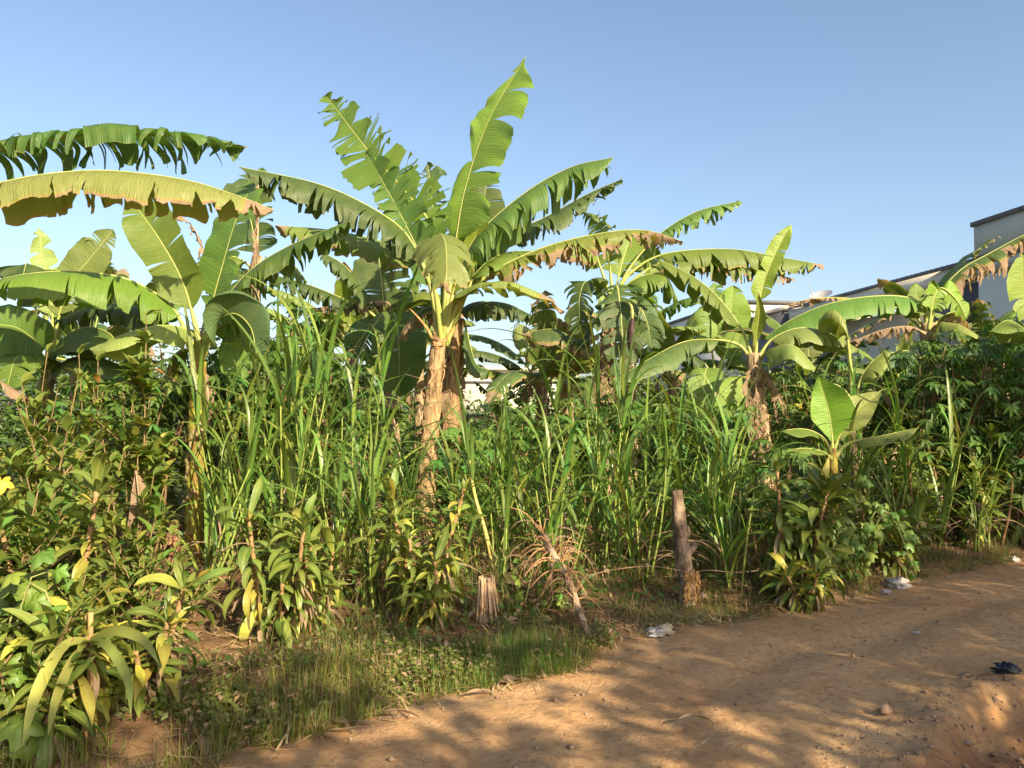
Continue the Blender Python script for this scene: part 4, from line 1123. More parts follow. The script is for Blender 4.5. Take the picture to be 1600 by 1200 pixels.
# ------------------------------------------------------------------ cassava
CASS = (0.075, 0.15, 0.03)
def cassava(px, Y, h, n, label, seed, col=CASS, size=1.0, low=0.25, yel=0.01):
    rs = random.Random(seed)
    e = empty('cassava_plant', base_at(px, Y))
    tag(e, label, 'cassava plant', 'cassava plants in the plot')
    mb = MB(); tips = []
    for k in range(rs.randint(2, 4)):
        a = rs.uniform(0, 6.28)
        p0 = Vector((math.cos(a) * .05, math.sin(a) * .05, -.04))
        p1 = Vector((math.cos(a) * .18, math.sin(a) * .18, h * .5))
        mb.tube(spline([p0, (p0 + p1) / 2 + Vector((.03, 0, 0)), p1], 8), np.linspace(.016, .011, 8), 6)
        for j in range(3):
            a2 = a + rs.uniform(-1.6, 1.6)
            p2 = p1 + Vector((math.cos(a2) * rs.uniform(.1, .4), math.sin(a2) * rs.uniform(.1, .4), h * rs.uniform(.25, .5)))
            mb.tube(spline([p1, (p1 + p2) / 2 + Vector((0, 0, -.04)), p2], 7), np.linspace(.010, .005, 7), 5)
            tips.append((p1, p2))
        tips.append((p0 + (p1 - p0) * low, p1))
    st = mb.build('stem', M['twig'], e, True, (1, 0.9, 0.8))
    for j in range(n):
        u = rs.choice(tips)
        t = rs.random() ** 0.6
        pos = u[0].lerp(u[1], t)
        if j % 4 == 0: pos = pos * rs.uniform(.55, 1)
        cc = jitter((.42, .34, .04), rs) if rs.random() < yel else jitter(col, rs, .2)
        put(rs.choice(PALM), 'leaf', st, pos, rs.uniform(0, 6.28), rs.uniform(.35, 1.35), rs.uniform(.75, 1.25) * size, cc)
    for u in tips:
        for j in range(4): put(rs.choice(PALM), 'leaf', st, u[1], j * 1.6 + rs.uniform(-.4, .4), rs.uniform(.1, .9), rs.uniform(.7, 1.1) * size, jitter(col, rs, .2))
    return e

for i, (px_, Y_, h_, n_, lab, kw) in enumerate((
    (402, 8.0, 2.35, 100, 'tall cassava with sunlit top right of the left banana leaves', dict(col=(.075, .16, .03))),
    (455, 8.4, 2.35, 90, 'tall cassava behind the left grass clump with a few yellow leaves', dict(yel=.22)),
    (500, 7.9, 1.9, 80, 'cassava hidden between the left grass clumps', {}),
    (350, 7.5, 1.85, 90, 'cassava below the left banana plant', {}),
    (285, 8.2, 1.8, 90, 'cassava with thin leaflets around the yellow left stem', dict(col=(.08, .13, .03))),
    (235, 7.2, 1.7, 80, 'cassava behind the spire shaped shrub', {}),
    (150, 6.8, 1.6, 80, 'cassava at the left behind the broadleaf shrubs', {}),
    (735, 7.9, 1.1, 55, 'low cassava right of the central stem', dict(col=(.08, .17, .03))),
    (770, 7.9, 1.2, 60, 'low bright cassava behind the leaning pale cane', dict(col=(.085, .18, .03))),
    (835, 8.6, 1.35, 60, 'cassava under the small distant banana plants', {}),
    (645, 8.8, 1.4, 60, 'cassava in the shade left of the central stem', {}),
    (905, 8.8, 1.4, 60, 'cassava behind the grass clump at the middle right', {}),
    (1010, 9.0, 1.4, 60, 'cassava below the banana bud plant', {}),
    (1085, 8.6, 1.3, 60, 'cassava left of the dead leaf skirt', {}),
    (1240, 9.8, 1.95, 110, 'fine leaved dense cassava right of the dead leaf skirt', dict(size=.75)),
    (1290, 10.4, 2.0, 110, 'fine leaved dense cassava below the slate block', dict(size=.75)),
    (1190, 7.3, 1.0, 50, 'low cassava at the foot of the dead leaf skirt', dict(col=(.075, .15, .03))),
    (1355, 9.4, 1.9, 70, 'cassava with tall top in front of the terrace house', {}),
    (1420, 8.6, 2.05, 90, 'cassava with reddish stems below the right banana plant', {}),
    (1478, 8.6, 2.0, 100, 'shaded cassava left of the thin right post', {}),
    (1535, 8.9, 2.3, 110, 'tall cassava in front of the white block wall', {}),
    (1592, 8.9, 2.4, 110, 'sunlit cassava at the right edge', dict(col=(.075, .16, .03))),
    (1550, 8.4, 1.6, 70, 'low cassava over the thin right post', dict(low=.6)),
)):
    cassava(px_, Y_, h_, n_, lab, 1200 + i, **kw)

# ------------------------------------------------------------------ broadleaf shrubs on the left
SHR = (0.13, 0.18, 0.03)
def shrub(px, Y, h, n, label, seed, col=SHR, spire=False, wide=.34, size=1.0):
    rs = random.Random(seed)
    e = empty('broadleaf_shrub', base_at(px, Y))
    tag(e, label, 'shrub', 'broadleaf shrubs')
    mb = MB(); tips = []
    for k in range(1 if spire else rs.randint(5, 8)):
        a = rs.uniform(0, 6.28); r = wide * rs.uniform(.4, 1) * (0.15 if spire else 1)
        p0 = Vector((math.cos(a) * .04, math.sin(a) * .04, -.04)); p2 = Vector((math.cos(a) * r, math.sin(a) * r, h * (1 if k == 0 else rs.uniform(.55, 1))))
        p1 = p0.lerp(p2, .55) + Vector((0, 0, .06))
        q = spline([p0, p1, p2], 12)
        mb.tube(q, np.linspace(.009, .003, 12), 6)
        tips.append(q)
        for j in range(3):
            b0 = Vector(q[rs.randint(3, 9)])
            a2 = rs.uniform(0, 6.28)
            b1 = b0 + Vector((math.cos(a2) * rs.uniform(.08, .22), math.sin(a2) * rs.uniform(.08, .22), rs.uniform(.1, .3)))
            q2 = spline([b0, (b0 + b1) / 2, b1], 8)
            mb.tube(q2, np.linspace(.006, .003, 8), 5); tips.append(q2)
    st = mb.build('stem', M['twig'], e, True, (1, 1.1, .8))
    for q in tips:
        for j in range(11): put(rs.choice(OVALS), 'leaf', st, q[-1 - j // 2], j * 1.3 + rs.uniform(-.3, .3), rs.uniform(.3, 1.0), rs.uniform(.8, 1.3) * size, jitter(col, rs, .25))
    for j in range(min(290 - 11 * len(tips), int(n * 1.1)) if len(tips) < 22 else 60):
        q = rs.choice(tips)
        t = .12 + .88 * rs.random() ** 0.85
        pos = q[int(t * (len(q) - 1))]
        put(rs.choice(OVALS), 'leaf', st, pos, rs.uniform(0, 6.28), rs.uniform(.4, 1.6), rs.uniform(.75, 1.35) * size, jitter(col if rs.random() > .09 else (.33, .24, .06), rs, .3))
    return e
for i, (px_, Y_, h_, n_, lab, kw) in enumerate((
    (226, 5.1, 1.95, 190, 'spire shaped shrub with one straight pale stem on the left', dict(spire=True, size=1.25)),
    (215, 5.3, 1.45, 230, 'bushy shrub around the foot of the spire shaped one', {}),
    (120, 4.7, 1.50, 280, 'dense broadleaf shrub in the left middle', dict(wide=.45)),
    (40, 4.4, 1.50, 280, 'broadleaf shrub at the left edge below the dead banana leaf', dict(wide=.45)),
    (-10, 3.7, 1.10, 240, 'bright broadleaf shrub at the left edge', dict(col=(.11, .18, .03), wide=.4)),
    (75, 3.95, .80, 220, 'low bright broadleaf shrub above the lower left corner', dict(col=(.11, .17, .03), wide=.4)),
    (190, 4.6, 1.05, 200, 'low shrub around the hanging dry leaf', {}),
    (325, 7.9, 1.6, 220, 'fine twigged shrub above the yellow left stem', dict(wide=.5)),
    (395, 6.9, 1.5, 200, 'shrub between the left tall grass clumps', dict(wide=.4)),
    (155, 5.6, 1.75, 240, 'taller shrub behind the dense left one', dict(wide=.5)),
    (150, 3.95, .75, 230, 'small leaved low shrub between the lower left rosettes', dict(wide=.35, size=.7)),
    (262, 4.35, .55, 200, 'small leaved low shrub behind the lower left rosette plant', dict(wide=.3, size=.65)),
    (40, 3.35, .55, 230, 'small leaved shrub filling the lower left corner', dict(wide=.35, size=.7, col=(.12, .18, .03))),
    (20, 5.6, 1.8, 240, 'tall shrub at the left edge under the low banana plant', dict(wide=.5)),
)):
    shrub(px_, Y_, h_, n_, lab, 1500 + i, **kw)

# ------------------------------------------------------------------ creeping vines with lobed leaves
def vine(px, Y, h, n, label, seed, wide=.4, size=1.0, col=(.125, .20, .028)):
    rs = random.Random(seed)
    e = empty('lobed_vine', base_at(px, Y))
    tag(e, label, 'vine', 'lobed leaf vines')
    mb = MB(); pts = []
    for k in range(7):
        a = rs.uniform(0, 6.28)
        p = [Vector((0, 0, -.03)), Vector((math.cos(a) * wide * .5, math.sin(a) * wide * .5, h * rs.uniform(.4, 1))), Vector((math.cos(a) * wide, math.sin(a) * wide, h * rs.uniform(.1, .9)))]
        q = spline(p, 12); mb.tube(q, .004, 5); pts += list(q[2:])
    st = mb.build('stem', M['cane'], e, True, (1, 1, 1))
    for j in range(n):
        p = Vector(rs.choice(pts)) + Vector((rs.uniform(-.08, .08), rs.uniform(-.08, .08), rs.uniform(-.04, .1)))
        p.z = max(p.z, 0.03)
        # leaf discs face up and towards the light
        put(rs.choice(LOBED), 'leaf', st, p, rs.uniform(-1.2, 1.2) - math.pi / 2, rs.uniform(.3, 1.2), rs.uniform(.6, 1.2) * size, jitter(col, rs, .2))
    return e
vine(-5, 3.35, .75, 70, 'lobed vine with big bright leaves at the lower left edge', 1, .3, .75)
vine(1335, 6.75, .62, 170, 'bright lobed vine between young banana and the track', 2, .46, .58, (.13, .215, .03))
vine(858, 5.55, .42, 46, 'small lobed vine below the leaning dead post', 3, .22, .55)
vine(1290, 7.0, .75, 60, 'lobed vine climbing behind the dark strap leaved plant', 4, .35, .6, (.11, .18, .03))

# ------------------------------------------------------------------ posts, stumps, wire
def lumpy_tube(Q, rad, sides=14, amp=0.12, seed=0):
    V, F = tube(Q, rad, sides)
    rs = np.random.default_rng(seed)
    n = len(Q)
    c = np.asarray(Q)
    for i in range(n):
        for j in range(sides):
            k = i * sides + j
            d = V[k] - c[i]
            nz = mnoise.noise(Vector((math.cos(j / sides * 6.283) * 1.6 + seed, math.sin(j / sides * 6.283) * 1.6, i * 0.22)))
            V[k] = c[i] + d * (1 + amp * 2 * nz + rs.normal(0, amp * 0.18))
    return V, F

def lp(root, px, py, Y): return at(px, py, Y) - root.location

# cut post with a fresh gash
r = on_ground(1076, 951); r.z = gz(r.x, r.y); Yp = r.y
post = tag(empty('fence_post', r), 'grey live fence post with orange gash and a side stub, standing at the track', 'fence post')
Q = spline([(0, 0, -.08), lp(post, 1074, 915, Yp), lp(post, 1066, 860, Yp), lp(post, 1060, 800, Yp), lp(post, 1058, 766, Yp)], 30)
V, F = lumpy_tube(Q, np.interp(np.linspace(0, 1, 30), [0, .2, .5, .85, 1], [.07, .062, .062, .048, .042]), 16, .10, 2)
tr = obj('trunk', np_mesh('trunk', V, F, M['bark']), post, (.95, .82, .68))
for P, rr in (([(1070, 868), (1082, 857), (1088, 848)], .026), ([(1066, 842), (1076, 835), (1074, 822)], .016)):
    Q = spline([lp(post, x, y, Yp - .02) for x, y in P], 8)
    V, F = lumpy_tube(Q, np.linspace(rr * 1.3, rr * .7, 8), 10, .1, 3)
    obj('branch_stub', np_mesh('branch_stub', V, F, M['bark']), tr, (.95, .82, .68))
rs = random.Random(4)
mb = MB()
for k in range(90):                                # splintered fresh wood
    px_, py_ = rs.uniform(1069, 1093), rs.uniform(893, 938)
    a0 = lp(post, px_, py_, Yp - .062 + max(0, px_ - 1080) * .003)
    d = Vector((rs.uniform(-.012, .022), rs.uniform(-.03, 0), rs.uniform(.02, .055)))
    mb.tube([a0 - d * .5, a0 + d * .5], [rs.uniform(.008, .016), .004], 5)
mb.build('gash_splinters', M['rawwood'], tr)

# leaning dead post wrapped in dry twigs
r = on_ground(924, 1006); r.z = gz(r.x, r.y)
dp_ = tag(empty('leaning_post', r), 'dead branch leaning left with a tangle of dry twigs at its top', 'post')
Q = spline([(0, 0, -.03), lp(dp_, 905, 955, r.y + .1), lp(dp_, 885, 900, r.y + .25), lp(dp_, 862, 862, r.y + .35), lp(dp_, 848, 835, r.y + .42)], 26)
V, F = lumpy_tube(Q, np.linspace(.022, .026, 26), 10, .12, 6)
tr = obj('trunk', np_mesh('trunk', V, F, M['bark']), dp_, (1.25, 1.1, .9))
rs = random.Random(5)
for k in range(60):
    a0 = Vector(Q[rs.randint(9, 25)])
    d = Vector((rs.uniform(-.25, .2), rs.uniform(-.15, .12), rs.uniform(-.25, .22)))
    q = spline([a0, a0 + d * .5 + Vector((0, 0, .05)), a0 + d], 8)
    tv, tf = tube(q, np.linspace(rs.uniform(.004, .008), .002, 8), 5)
    obj('dry_twig', np_mesh('dry_twig', tv, tf, M['twig']), tr, (2.2, 1.9, 1.5))
for k in range(34):
    put(rs.choice(DRY_BLADES), 'dry_blade', tr, Q[rs.randint(15, 25)], rs.uniform(0, 6.28), rs.uniform(.4, 2.2), rs.uniform(.3, .6), (.4, .3, .2))

# fibrous cut stump
r = on_ground(760, 990); r.z = gz(r.x, r.y)
sp = tag(empty('fibrous_stump', r), 'short bleached stump of stringy dry fibres beside the verge grass', 'stump')
Q = spline([(0, 0, -.03), (0, 0, .15), (.01, 0, .28)], 14)
V, F = lumpy_tube(Q, np.interp(np.linspace(0, 1, 14), [0, .8, 1], [.055, .05, .03]), 16, .12, 8)
core = obj('core', np_mesh('core', V, F, M['sheath']), sp, (1.3, 1.3, 1.3))
rs = random.Random(6)
for k in range(46):
    a = rs.uniform(0, 6.28); rr = rs.uniform(.05, .066)
    z1 = rs.uniform(.2, .31); z0 = rs.uniform(-.02, .1)
    q = spline([(math.cos(a) * rr * .8, math.sin(a) * rr * .8, z1), (math.cos(a + .1) * rr, math.sin(a + .1) * rr, (z0 + z1) / 2), (math.cos(a + .15) * rr * 1.25, math.sin(a + .15) * rr * 1.25, z0)], 7)
    tv, tf = tube(q, rs.uniform(.003, .006), 4)
    obj('fibre', np_mesh('fibre', tv, tf, M['sheath']), core, (1.7, 1.6, 1.5))

# yellow cut banana stem and two short ones by it
def cut_stem(px, py0, py1, Y, r0, label, col, seed, fresh=True, tilt=0):
    b0 = base_at(px, Y)
    e = tag(empty('cut_banana_stem', b0), label, 'banana stump', 'cut banana stems on the left')
    SEED[0] += 1
    pseudostem(e, [Vector((0, 0, -.04)), (at(px + tilt * .5, (py0 + py1) / 2, Y) - b0), at(px + tilt, py0, Y) - b0], r0, r0 * .7, fresh=fresh, col=col, sheaths=5, seed=seed)
    return e
cut_stem(274, 815, 900, 7.1, .055, 'short brown cut banana stem left of the yellow stem', (1.0, .7, .6), 32, False)
cut_stem(346, 795, 900, 7.2, .04, 'tan cut banana stem right of the yellow stem', (1.1, 1.0, .8), 33, False)
cut_stem(392, 790, 900, 7.0, .035, 'yellowish cut banana stem tilted towards the grass clump', (1.1, 1.15, .8), 34, True, 10)
# dry leaf hanging folded on a stake
r = base_at(212, 4.7)
hl = tag(empty('hanging_dry_leaf', r), 'folded pale brown dry banana leaf hanging among the left shrubs', 'dry leaf')
mb = MB(); mb.tube([(0, 0.03, -.05), lp(hl, 212, 735, 4.74)], .008, 6); mb.build('stake', M['twig'], hl)
for k, P in enumerate(([(212, 738), (206, 770), (202, 805), (198, 828)], [(212, 738), (216, 775), (216, 810), (214, 842)])):
    SEED[0] += 1
    banana_leaf(hl, [lp(hl, x, y, 4.68 - .02 * k) for x, y in P], .05, (1, -.4, 0), tear=.3, droop=.3, fold=-.5, pet=.02, dry=(1, 1), rag=.3, seed=SEED[0], name='dry_fold', rib=.006)
# thin post at the right
r = base_at(1568, 8.6)
tp = tag(empty('thin_post', r), 'thin grey pole standing under the cassava at the right', 'post')
Q = spline([(0, 0, -.05), lp(tp, 1562, 760, 8.6), lp(tp, 1560, 690, 8.6)], 20)
V, F = lumpy_tube(Q, np.linspace(.034, .026, 20), 10, .08, 12)
obj('trunk', np_mesh('trunk', V, F, M['bark']), tp, (.8, .78, .7))
# bent bare branch lying on the soil, left
r = base_at(255, 4.55)
bb = tag(empty('bare_branch', r), 'bent bare branch on the straw littered soil behind the rosette plant', 'branch')
Q = spline([lp(bb, 195, 870, 4.6), lp(bb, 225, 895, 4.55), lp(bb, 255, 905, 4.5), lp(bb, 258, 935, 4.5), lp(bb, 258, 985, 4.5), Vector((0, -.05, -.03))], 30)
V, F = lumpy_tube(Q, np.linspace(.012, .018, 30), 9, .12, 14)
tr = obj('limb', np_mesh('limb', V, F, M['bark']), bb, (1.3, 1.15, .9))
for P in ([(256, 905), (275, 895), (290, 886)], [(258, 980), (300, 935), (332, 900)]):
    Q = spline([lp(bb, x, y, 4.5) for x, y in P], 10)
    V, F = lumpy_tube(Q, np.linspace(.016, .009, 10), 8, .12, 15)
    obj('side_limb', np_mesh('side_limb', V, F, M['bark']), tr, (1.3, 1.15, .9))

# barbed wire strung between the posts
def wire(P, label):
    pts = [at(*p) for p in P]
    e = tag(empty('barbed_wire', pts[0]), label, 'wire', 'barbed wire strands')
    Q = spline([p - pts[0] for p in pts], 90)
    V, F = tube(Q, .0028, 5)
    st = obj('strand', np_mesh('strand', V, F, M['wire']), e, (1, 1, 1))
    rs = random.Random(len(P))
    for k in range(6, 88, 7):
        a = Vector(Q[k]); m_ = MB()
        for s in range(2):
            d = Vector((rs.uniform(-.01, .01), rs.uniform(-.02, .02), rs.uniform(.012, .022) * (1 if s else -1)))
            m_.tube([a - d, a + d], .0018, 4)
        m_.build('barb', M['wire'], st)
wire([(520, 915, 5.6), (640, 905, 5.65), (760, 912, 5.7), (880, 906, 5.4), (960, 890, 5.6), (1018, 885, 5.8), (1072, 893, Yp - .06)], 'slack barbed wire running left from the gashed post')
wire([(1072, 895, Yp - .055), (1110, 891, 6.1), (1160, 894, 6.2), (1250, 880, 6.4), (1400, 850, 7.4), (1562, 790, 8.55)], 'barbed wire running right from the gashed post into the hedge')

corner = tag(empty('drooping_yellow_leaves', base_at(140, 3.35)), 'three long yellow green leaves drooping to the ground in the lower left corner', 'hedge plant', 'strap leaved hedge plants along the track')
cq = spline([(0, 0, -.03), (.01, .02, .25), (0.02, 0, .52)], 10)
tv, tf = tube(cq, np.linspace(.016, .011, 10), 7)
cn = obj('cane', np_mesh('cane', tv, tf, M['twig']), corner, (1.7, 1.6, 1.2))
for k, (P, w_) in enumerate((([(140, 1000), (100, 1010), (60, 1080), (35, 1165)], .055), ([(140, 1000), (115, 1030), (90, 1090), (75, 1150)], .045), ([(140, 1000), (170, 1010), (200, 1060), (205, 1120)], .042), ([(140, 1000), (180, 985), (225, 1000), (250, 1040)], .042))):
    Q = spline([lp(corner, x, y, 3.35 - .12 * i) for i, (x, y) in enumerate(P)], 14)
    Tn = norm(np.gradient(Q, axis=0)); Sd = norm(np.cross(Tn, np.array([0, -1.0, .3])))
    W_ = np.array([strap_prof(i / 13) for i in range(14)]) * w_ * .5
    up = np.cross(Sd, Tn)
    V = np.stack([Q + Sd * W_[:, None] + up * W_[:, None] * .3, Q, Q - Sd * W_[:, None] + up * W_[:, None] * .3], 1).reshape(-1, 3)
    obj('leaf', np_mesh('leaf', V, grid_faces(14, 3), M['strap'], np.zeros((42, 2)), np.zeros(42)), cn, (.30, .30, .06) if k < 2 else (.2, .24, .05))

yl = tag(empty('yellow_leaf', at(2, 752, 3.6)), 'bright yellow lobed leaf at the left edge among the shrubs', 'leaf')
put(LOBED[2], 'blade', yl, (0, 0, 0), -1.2, .9, .5, (.5, .36, .03))
mb = MB(); mb.tube([(0, 0, 0), (-.06, .05, -.25), (-.08, .06, -1.2)], .004, 5); mb.build('stalk', M['cane'], yl, True, (1, 1, 1))

# ------------------------------------------------------------------ litter on the track
M['plastic'] = solid('white_plastic', (0.50, 0.48, 0.45), 0.5, (0.25, 0.21, 0.18), 25.0, 0.3)
M['blackbag'] = solid('black_plastic', (0.018, 0.02, 0.025), 0.35, (0.04, 0.05, 0.07), 25.0, 0.3)
M['paper'] = solid('stained_paper', (0.50, 0.44, 0.32), 0.7, (0.36, 0.28, 0.18), 15.0, 0.4)
M['straw'] = solid('dry_straw', (0.50, 0.36, 0.18), 0.8, (0.30, 0.19, 0.09), 10.0, 0.3, None, True)
M['pebble'] = solid('pebble', (0.34, 0.25, 0.18), 0.9, (0.20, 0.11, 0.06), 30.0, 0.4, None, True)

def crumple(name, px, py, size, mat, label, cat, seed, flat=.5):
    r = on_ground(px, py); r.z = gz(r.x, r.y)
    rs = np.random.default_rng(seed)
    R, C = 12, 20
    V = []
    for i in range(R):
        ph = math.pi * i / (R - 1)
        for j in range(C):
            th = 2 * math.pi * j / C
            k = 0.35 + 1.0 * rs.random()
            V.append((size * k * math.sin(ph) * math.cos(th), size * .7 * k * math.sin(ph) * math.sin(th), max(0.001, size * flat * (math.cos(ph) * k + .35))))
    me = np_mesh(name, V, grid_faces(R, C, 0, True), mat, smooth=False)
    o = obj(name, me); o.location = r
    return tag(o, label, cat, 'litter along the track')
crumple('plastic_scrap', 1024, 1002, .07, M['plastic'], 'crumpled white plastic at the grass edge below the gashed post', 'litter', 1)
crumple('paper_scrap', 1041, 1000, .055, M['paper'], 'stained tan paper scrap next to the white plastic', 'litter', 2, .9)
crumple('plastic_scrap', 1402, 918, .11, M['plastic'], 'torn whitish plastic bag at the foot of the right vine', 'litter', 3, .5)
crumple('plastic_scrap', 1386, 926, .05, M['plastic'], 'tiny white scrap beside the torn plastic bag', 'litter', 4, .4)
crumple('black_rag', 1572, 1056, .075, M['blackbag'], 'black plastic rag stuck in the gully at the right', 'litter', 5, .5)
crumple('paper_scrap', 1432, 986, .028, M['plastic'], 'small pale flake on the open track', 'litter', 6, .3)
crumple('stone', 1092, 948, .055, M['pebble'], 'grey stone at the foot of the gashed post', 'stone', 7, .8)
crumple('stone', 1508, 1058, .03, M['pebble'], 'pale clod on the gully edge', 'stone', 8, .6)
crumple('stone', 1585, 875, .06, M['plastic'], 'whitish stone at the far end of the track edge', 'stone', 9, .6)

def curled_leaf(px, py, L, W, yaw, label, seed, col=(.42, .3, .16)):
    r = on_ground(px, py); r.z = gz(r.x, r.y) + .008
    rs = random.Random(seed)
    V, F, UV = ribbon(L, W, math.radians(rs.uniform(20, 60)), strap_prof, 10, .5, rs.uniform(-.8, .8), 1.0, .35, seed)
    R = Matrix.Rotation(yaw, 3, 'Z') @ Matrix.Rotation(math.radians(78), 3, 'Y')
    V = (np.array(R) @ V.T).T
    V[:, 2] -= V[:, 2].min()
    for k in range(len(V)): V[k, 2] += gz(r.x + V[k, 0], r.y + V[k, 1]) - r.z + .006
    o = obj('fallen_leaf', np_mesh('fallen_leaf', V, F, M['strap'], UV, np.ones(len(V))), None, col)
    o.location = r
    return tag(o, label, 'fallen leaf', 'dry leaves fallen on the track')
for i, (px_, py_, L_, W_, yw, lab) in enumerate((
    (720, 1090, .20, .025, .5, 'long pale dry leaf at the lower end of the verge grass'),
    (820, 1064, .16, .05, 3.3, 'curled dry leaf under the dark verge grass'),
    (590, 1128, .22, .03, .1, 'pale dry leaf strip where the verge grass meets the track'),
    (575, 1115, .18, .06, 1.0, 'broad brown dry leaf tucked into the lower verge grass'),
    (545, 1142, .14, .05, 2.5, 'small curled dry leaf on the sunlit verge edge'),
    (1040, 1026, .16, .022, .4, 'straw coloured leaf strip on the sunlit track below the plastic'),
    (1060, 1146, .20, .03, .3, 'twisted dry leaf on the shaded middle of the track'),
    (1325, 944, .34, .03, .35, 'long pale husk lying along the track edge at the right'),
    (1180, 955, .20, .04, .2, 'dry leaf below the drooping strap leaved plant'),
    (320, 1196, .12, .06, 2.0, 'brown dry leaf at the bottom edge by the verge'),
    (1470, 948, .3, .025, 3.0, 'dry stalk leaf on the far track'),
    (1525, 1060, .12, .03, .2, 'small yellow dry leaf by the gully edge'),
)):
    curled_leaf(px_, py_, L_, W_, yw, lab, 40 + i)

def stick(P, r0, label, seed, col=(1.6, 1.4, 1.1)):
    pts = []
    for px_, py_ in P:
        g_ = on_ground(px_, py_); pts.append(Vector((g_.x, g_.y, gz(g_.x, g_.y) + r0 * .8)))
    Q = spline([p - pts[0] for p in pts], 14)
    V, F = lumpy_tube(Q, np.linspace(r0, r0 * .5, 14), 6, .1, seed)
    o = obj('stick', np_mesh('stick', V, F, M['twig']), None, col)
    o.location = pts[0]
    return tag(o, label, 'stick', 'sticks on the track')
stick([(370, 1184), (410, 1176), (440, 1181), (480, 1172)], .004, 'thin crooked stick at the lower left of the track', 1)
stick([(672, 1132), (690, 1120), (700, 1112)], .004, 'short straight stick on the shaded lower track', 2)
stick([(1445, 952), (1490, 945), (1530, 938)], .006, 'dry stalk across the far right of the track', 3)
stick([(1165, 986), (1195, 984), (1222, 982)], .004, 'thin pale stick under the bank on the right', 4)
stick([(960, 985), (972, 975), (984, 966)], .006, 'broken pale twig in the grass left of the plastic', 5)
stick([(1330, 990), (1342, 992), (1356, 989)], .003, 'tiny forked twig in the middle of the track', 6)

# ------------------------------------------------------------------ stuff: short grass, straw, weeds, pebbles
def blade_field(X, Y, Z, Lh, Wd, yaw, tilt, bend, segs=3):
    """many thin blades as one mesh"""
    n = len(X)
    rows = segs + 1
    q = np.linspace(0, 1, rows)
    e = tilt[:, None] + bend[:, None] * q[None, :]
    st = Lh[:, None] / segs
    dx = np.sin(e) * st; dz = np.cos(e) * st
    px_ = np.concatenate([np.zeros((n, 1)), np.cumsum(dx[:, :-1], 1)], 1); pz = np.concatenate([np.zeros((n, 1)), np.cumsum(dz[:, :-1], 1)], 1)
    w = Wd[:, None] * 0.5 * (1 - q[None, :] ** 1.6 * .95)
    c, s = np.cos(yaw)[:, None], np.sin(yaw)[:, None]
    A = np.stack([X[:, None] + c * px_ - s * w, Y[:, None] + s * px_ + c * w, Z[:, None] + pz], -1)
    B = np.stack([X[:, None] + c * px_ + s * w, Y[:, None] + s * px_ - c * w, Z[:, None] + pz], -1)
    V = np.stack([A, B], 2).reshape(n, rows * 2, 3)
    base = np.arange(n)[:, None] * rows * 2
    f = []
    for k in range(segs):
        f.append(np.stack([base[:, 0] + 2 * k, base[:, 0] + 2 * k + 1, base[:, 0] + 2 * k + 3, base[:, 0] + 2 * k + 2], -1))
    return V.reshape(-1, 3), np.concatenate(f), rows * 2

def open_patch(x, y):
    b_ = x / y * F_PX + 800
    return (b_ > 225) & (b_ < 395) & (y > 4.3) & (y < 7.6)

def grass_patch(name, n, smin, smax, nfun, hmean, wid, dryness, label, col, seed, keep=None):
    rs = np.random.default_rng(seed)
    s = rs.uniform(smin, smax, n); nn = nfun(rs, n)
    x = RO[0] + RE[0] * s + RN[0] * (nn + np.interp(s, EDGE_S, EDGE_N)); y = RO[1] + RE[1] * s + RN[1] * (nn + np.interp(s, EDGE_S, EDGE_N))
    dens = VN(x * 3.1 + 7, y * 3.1) + 0.6 * VN(x * 8, y * 8 + 3)
    k = dens > rs.uniform(-.4, .45, n)
    k &= ~open_patch(x, y)
    if keep is not None: k &= keep(x, y, s, nn)
    x, y = x[k], y[k]
    z = ground_h(x, y) - .01
    m_ = len(x)
    clump = 0.75 + 1.1 * (VN(x * 2.2 + 31, y * 2.2) + .4)
    Lh = hmean * clump * rs.lognormal(0, .35, m_)
    V, F, per = blade_field(x, y, z, Lh, wid * rs.uniform(.6, 1.3, m_), rs.uniform(0, 6.28, m_), rs.uniform(.1, 1.35, m_), rs.uniform(-.6, 1.0, m_))
    dry = np.repeat(np.where(rs.random(m_) < dryness + .35 * (VN(x * 1.8 + 3, y * 1.8 + 9)), rs.uniform(.3, .75, m_), rs.uniform(0, .2, m_)), per)
    return tag(obj(name, np_mesh(name, V, F, M['lowgrass'], None, dry), None, col), label, 'grass', kind='stuff')

grass_patch('verge_grass', 22000, -1.2, 2.25, lambda r, n: -np.abs(r.normal(0, .34, n)) + .02, .085, .0045, .38, 'fine verge grass between track and hedge, lower left', (.13, .18, .035), 1)
grass_patch('bank_grass', 16000, 2.2, 8.5, lambda r, n: -np.abs(r.normal(.12, .35, n)), .085, .004, .30, 'sparse short grass along the bank at the right', (.08, .13, .03), 2)
grass_patch('field_weeds_grass', 15000, -1.5, 8.5, lambda r, n: -r.uniform(.7, 3.4, n), .20, .007, .25, 'rank grass under the hedge and grass clumps', (.06, .115, .025), 3)
grass_patch('green_tuft_grass', 2800, 1.25, 2.1, lambda r, n: -np.abs(r.normal(.18, .16, n)), .11, .0045, .15, 'dense green grass cushion at the end of the verge', (.065, .15, .03), 4)
grass_patch('seed_stalk_grass', 1500, -1.2, 2.0, lambda r, n: -np.abs(r.normal(.25, .3, n)), .22, .0022, .5, 'thin seeding grass stalks over the verge', (.16, .17, .06), 5)

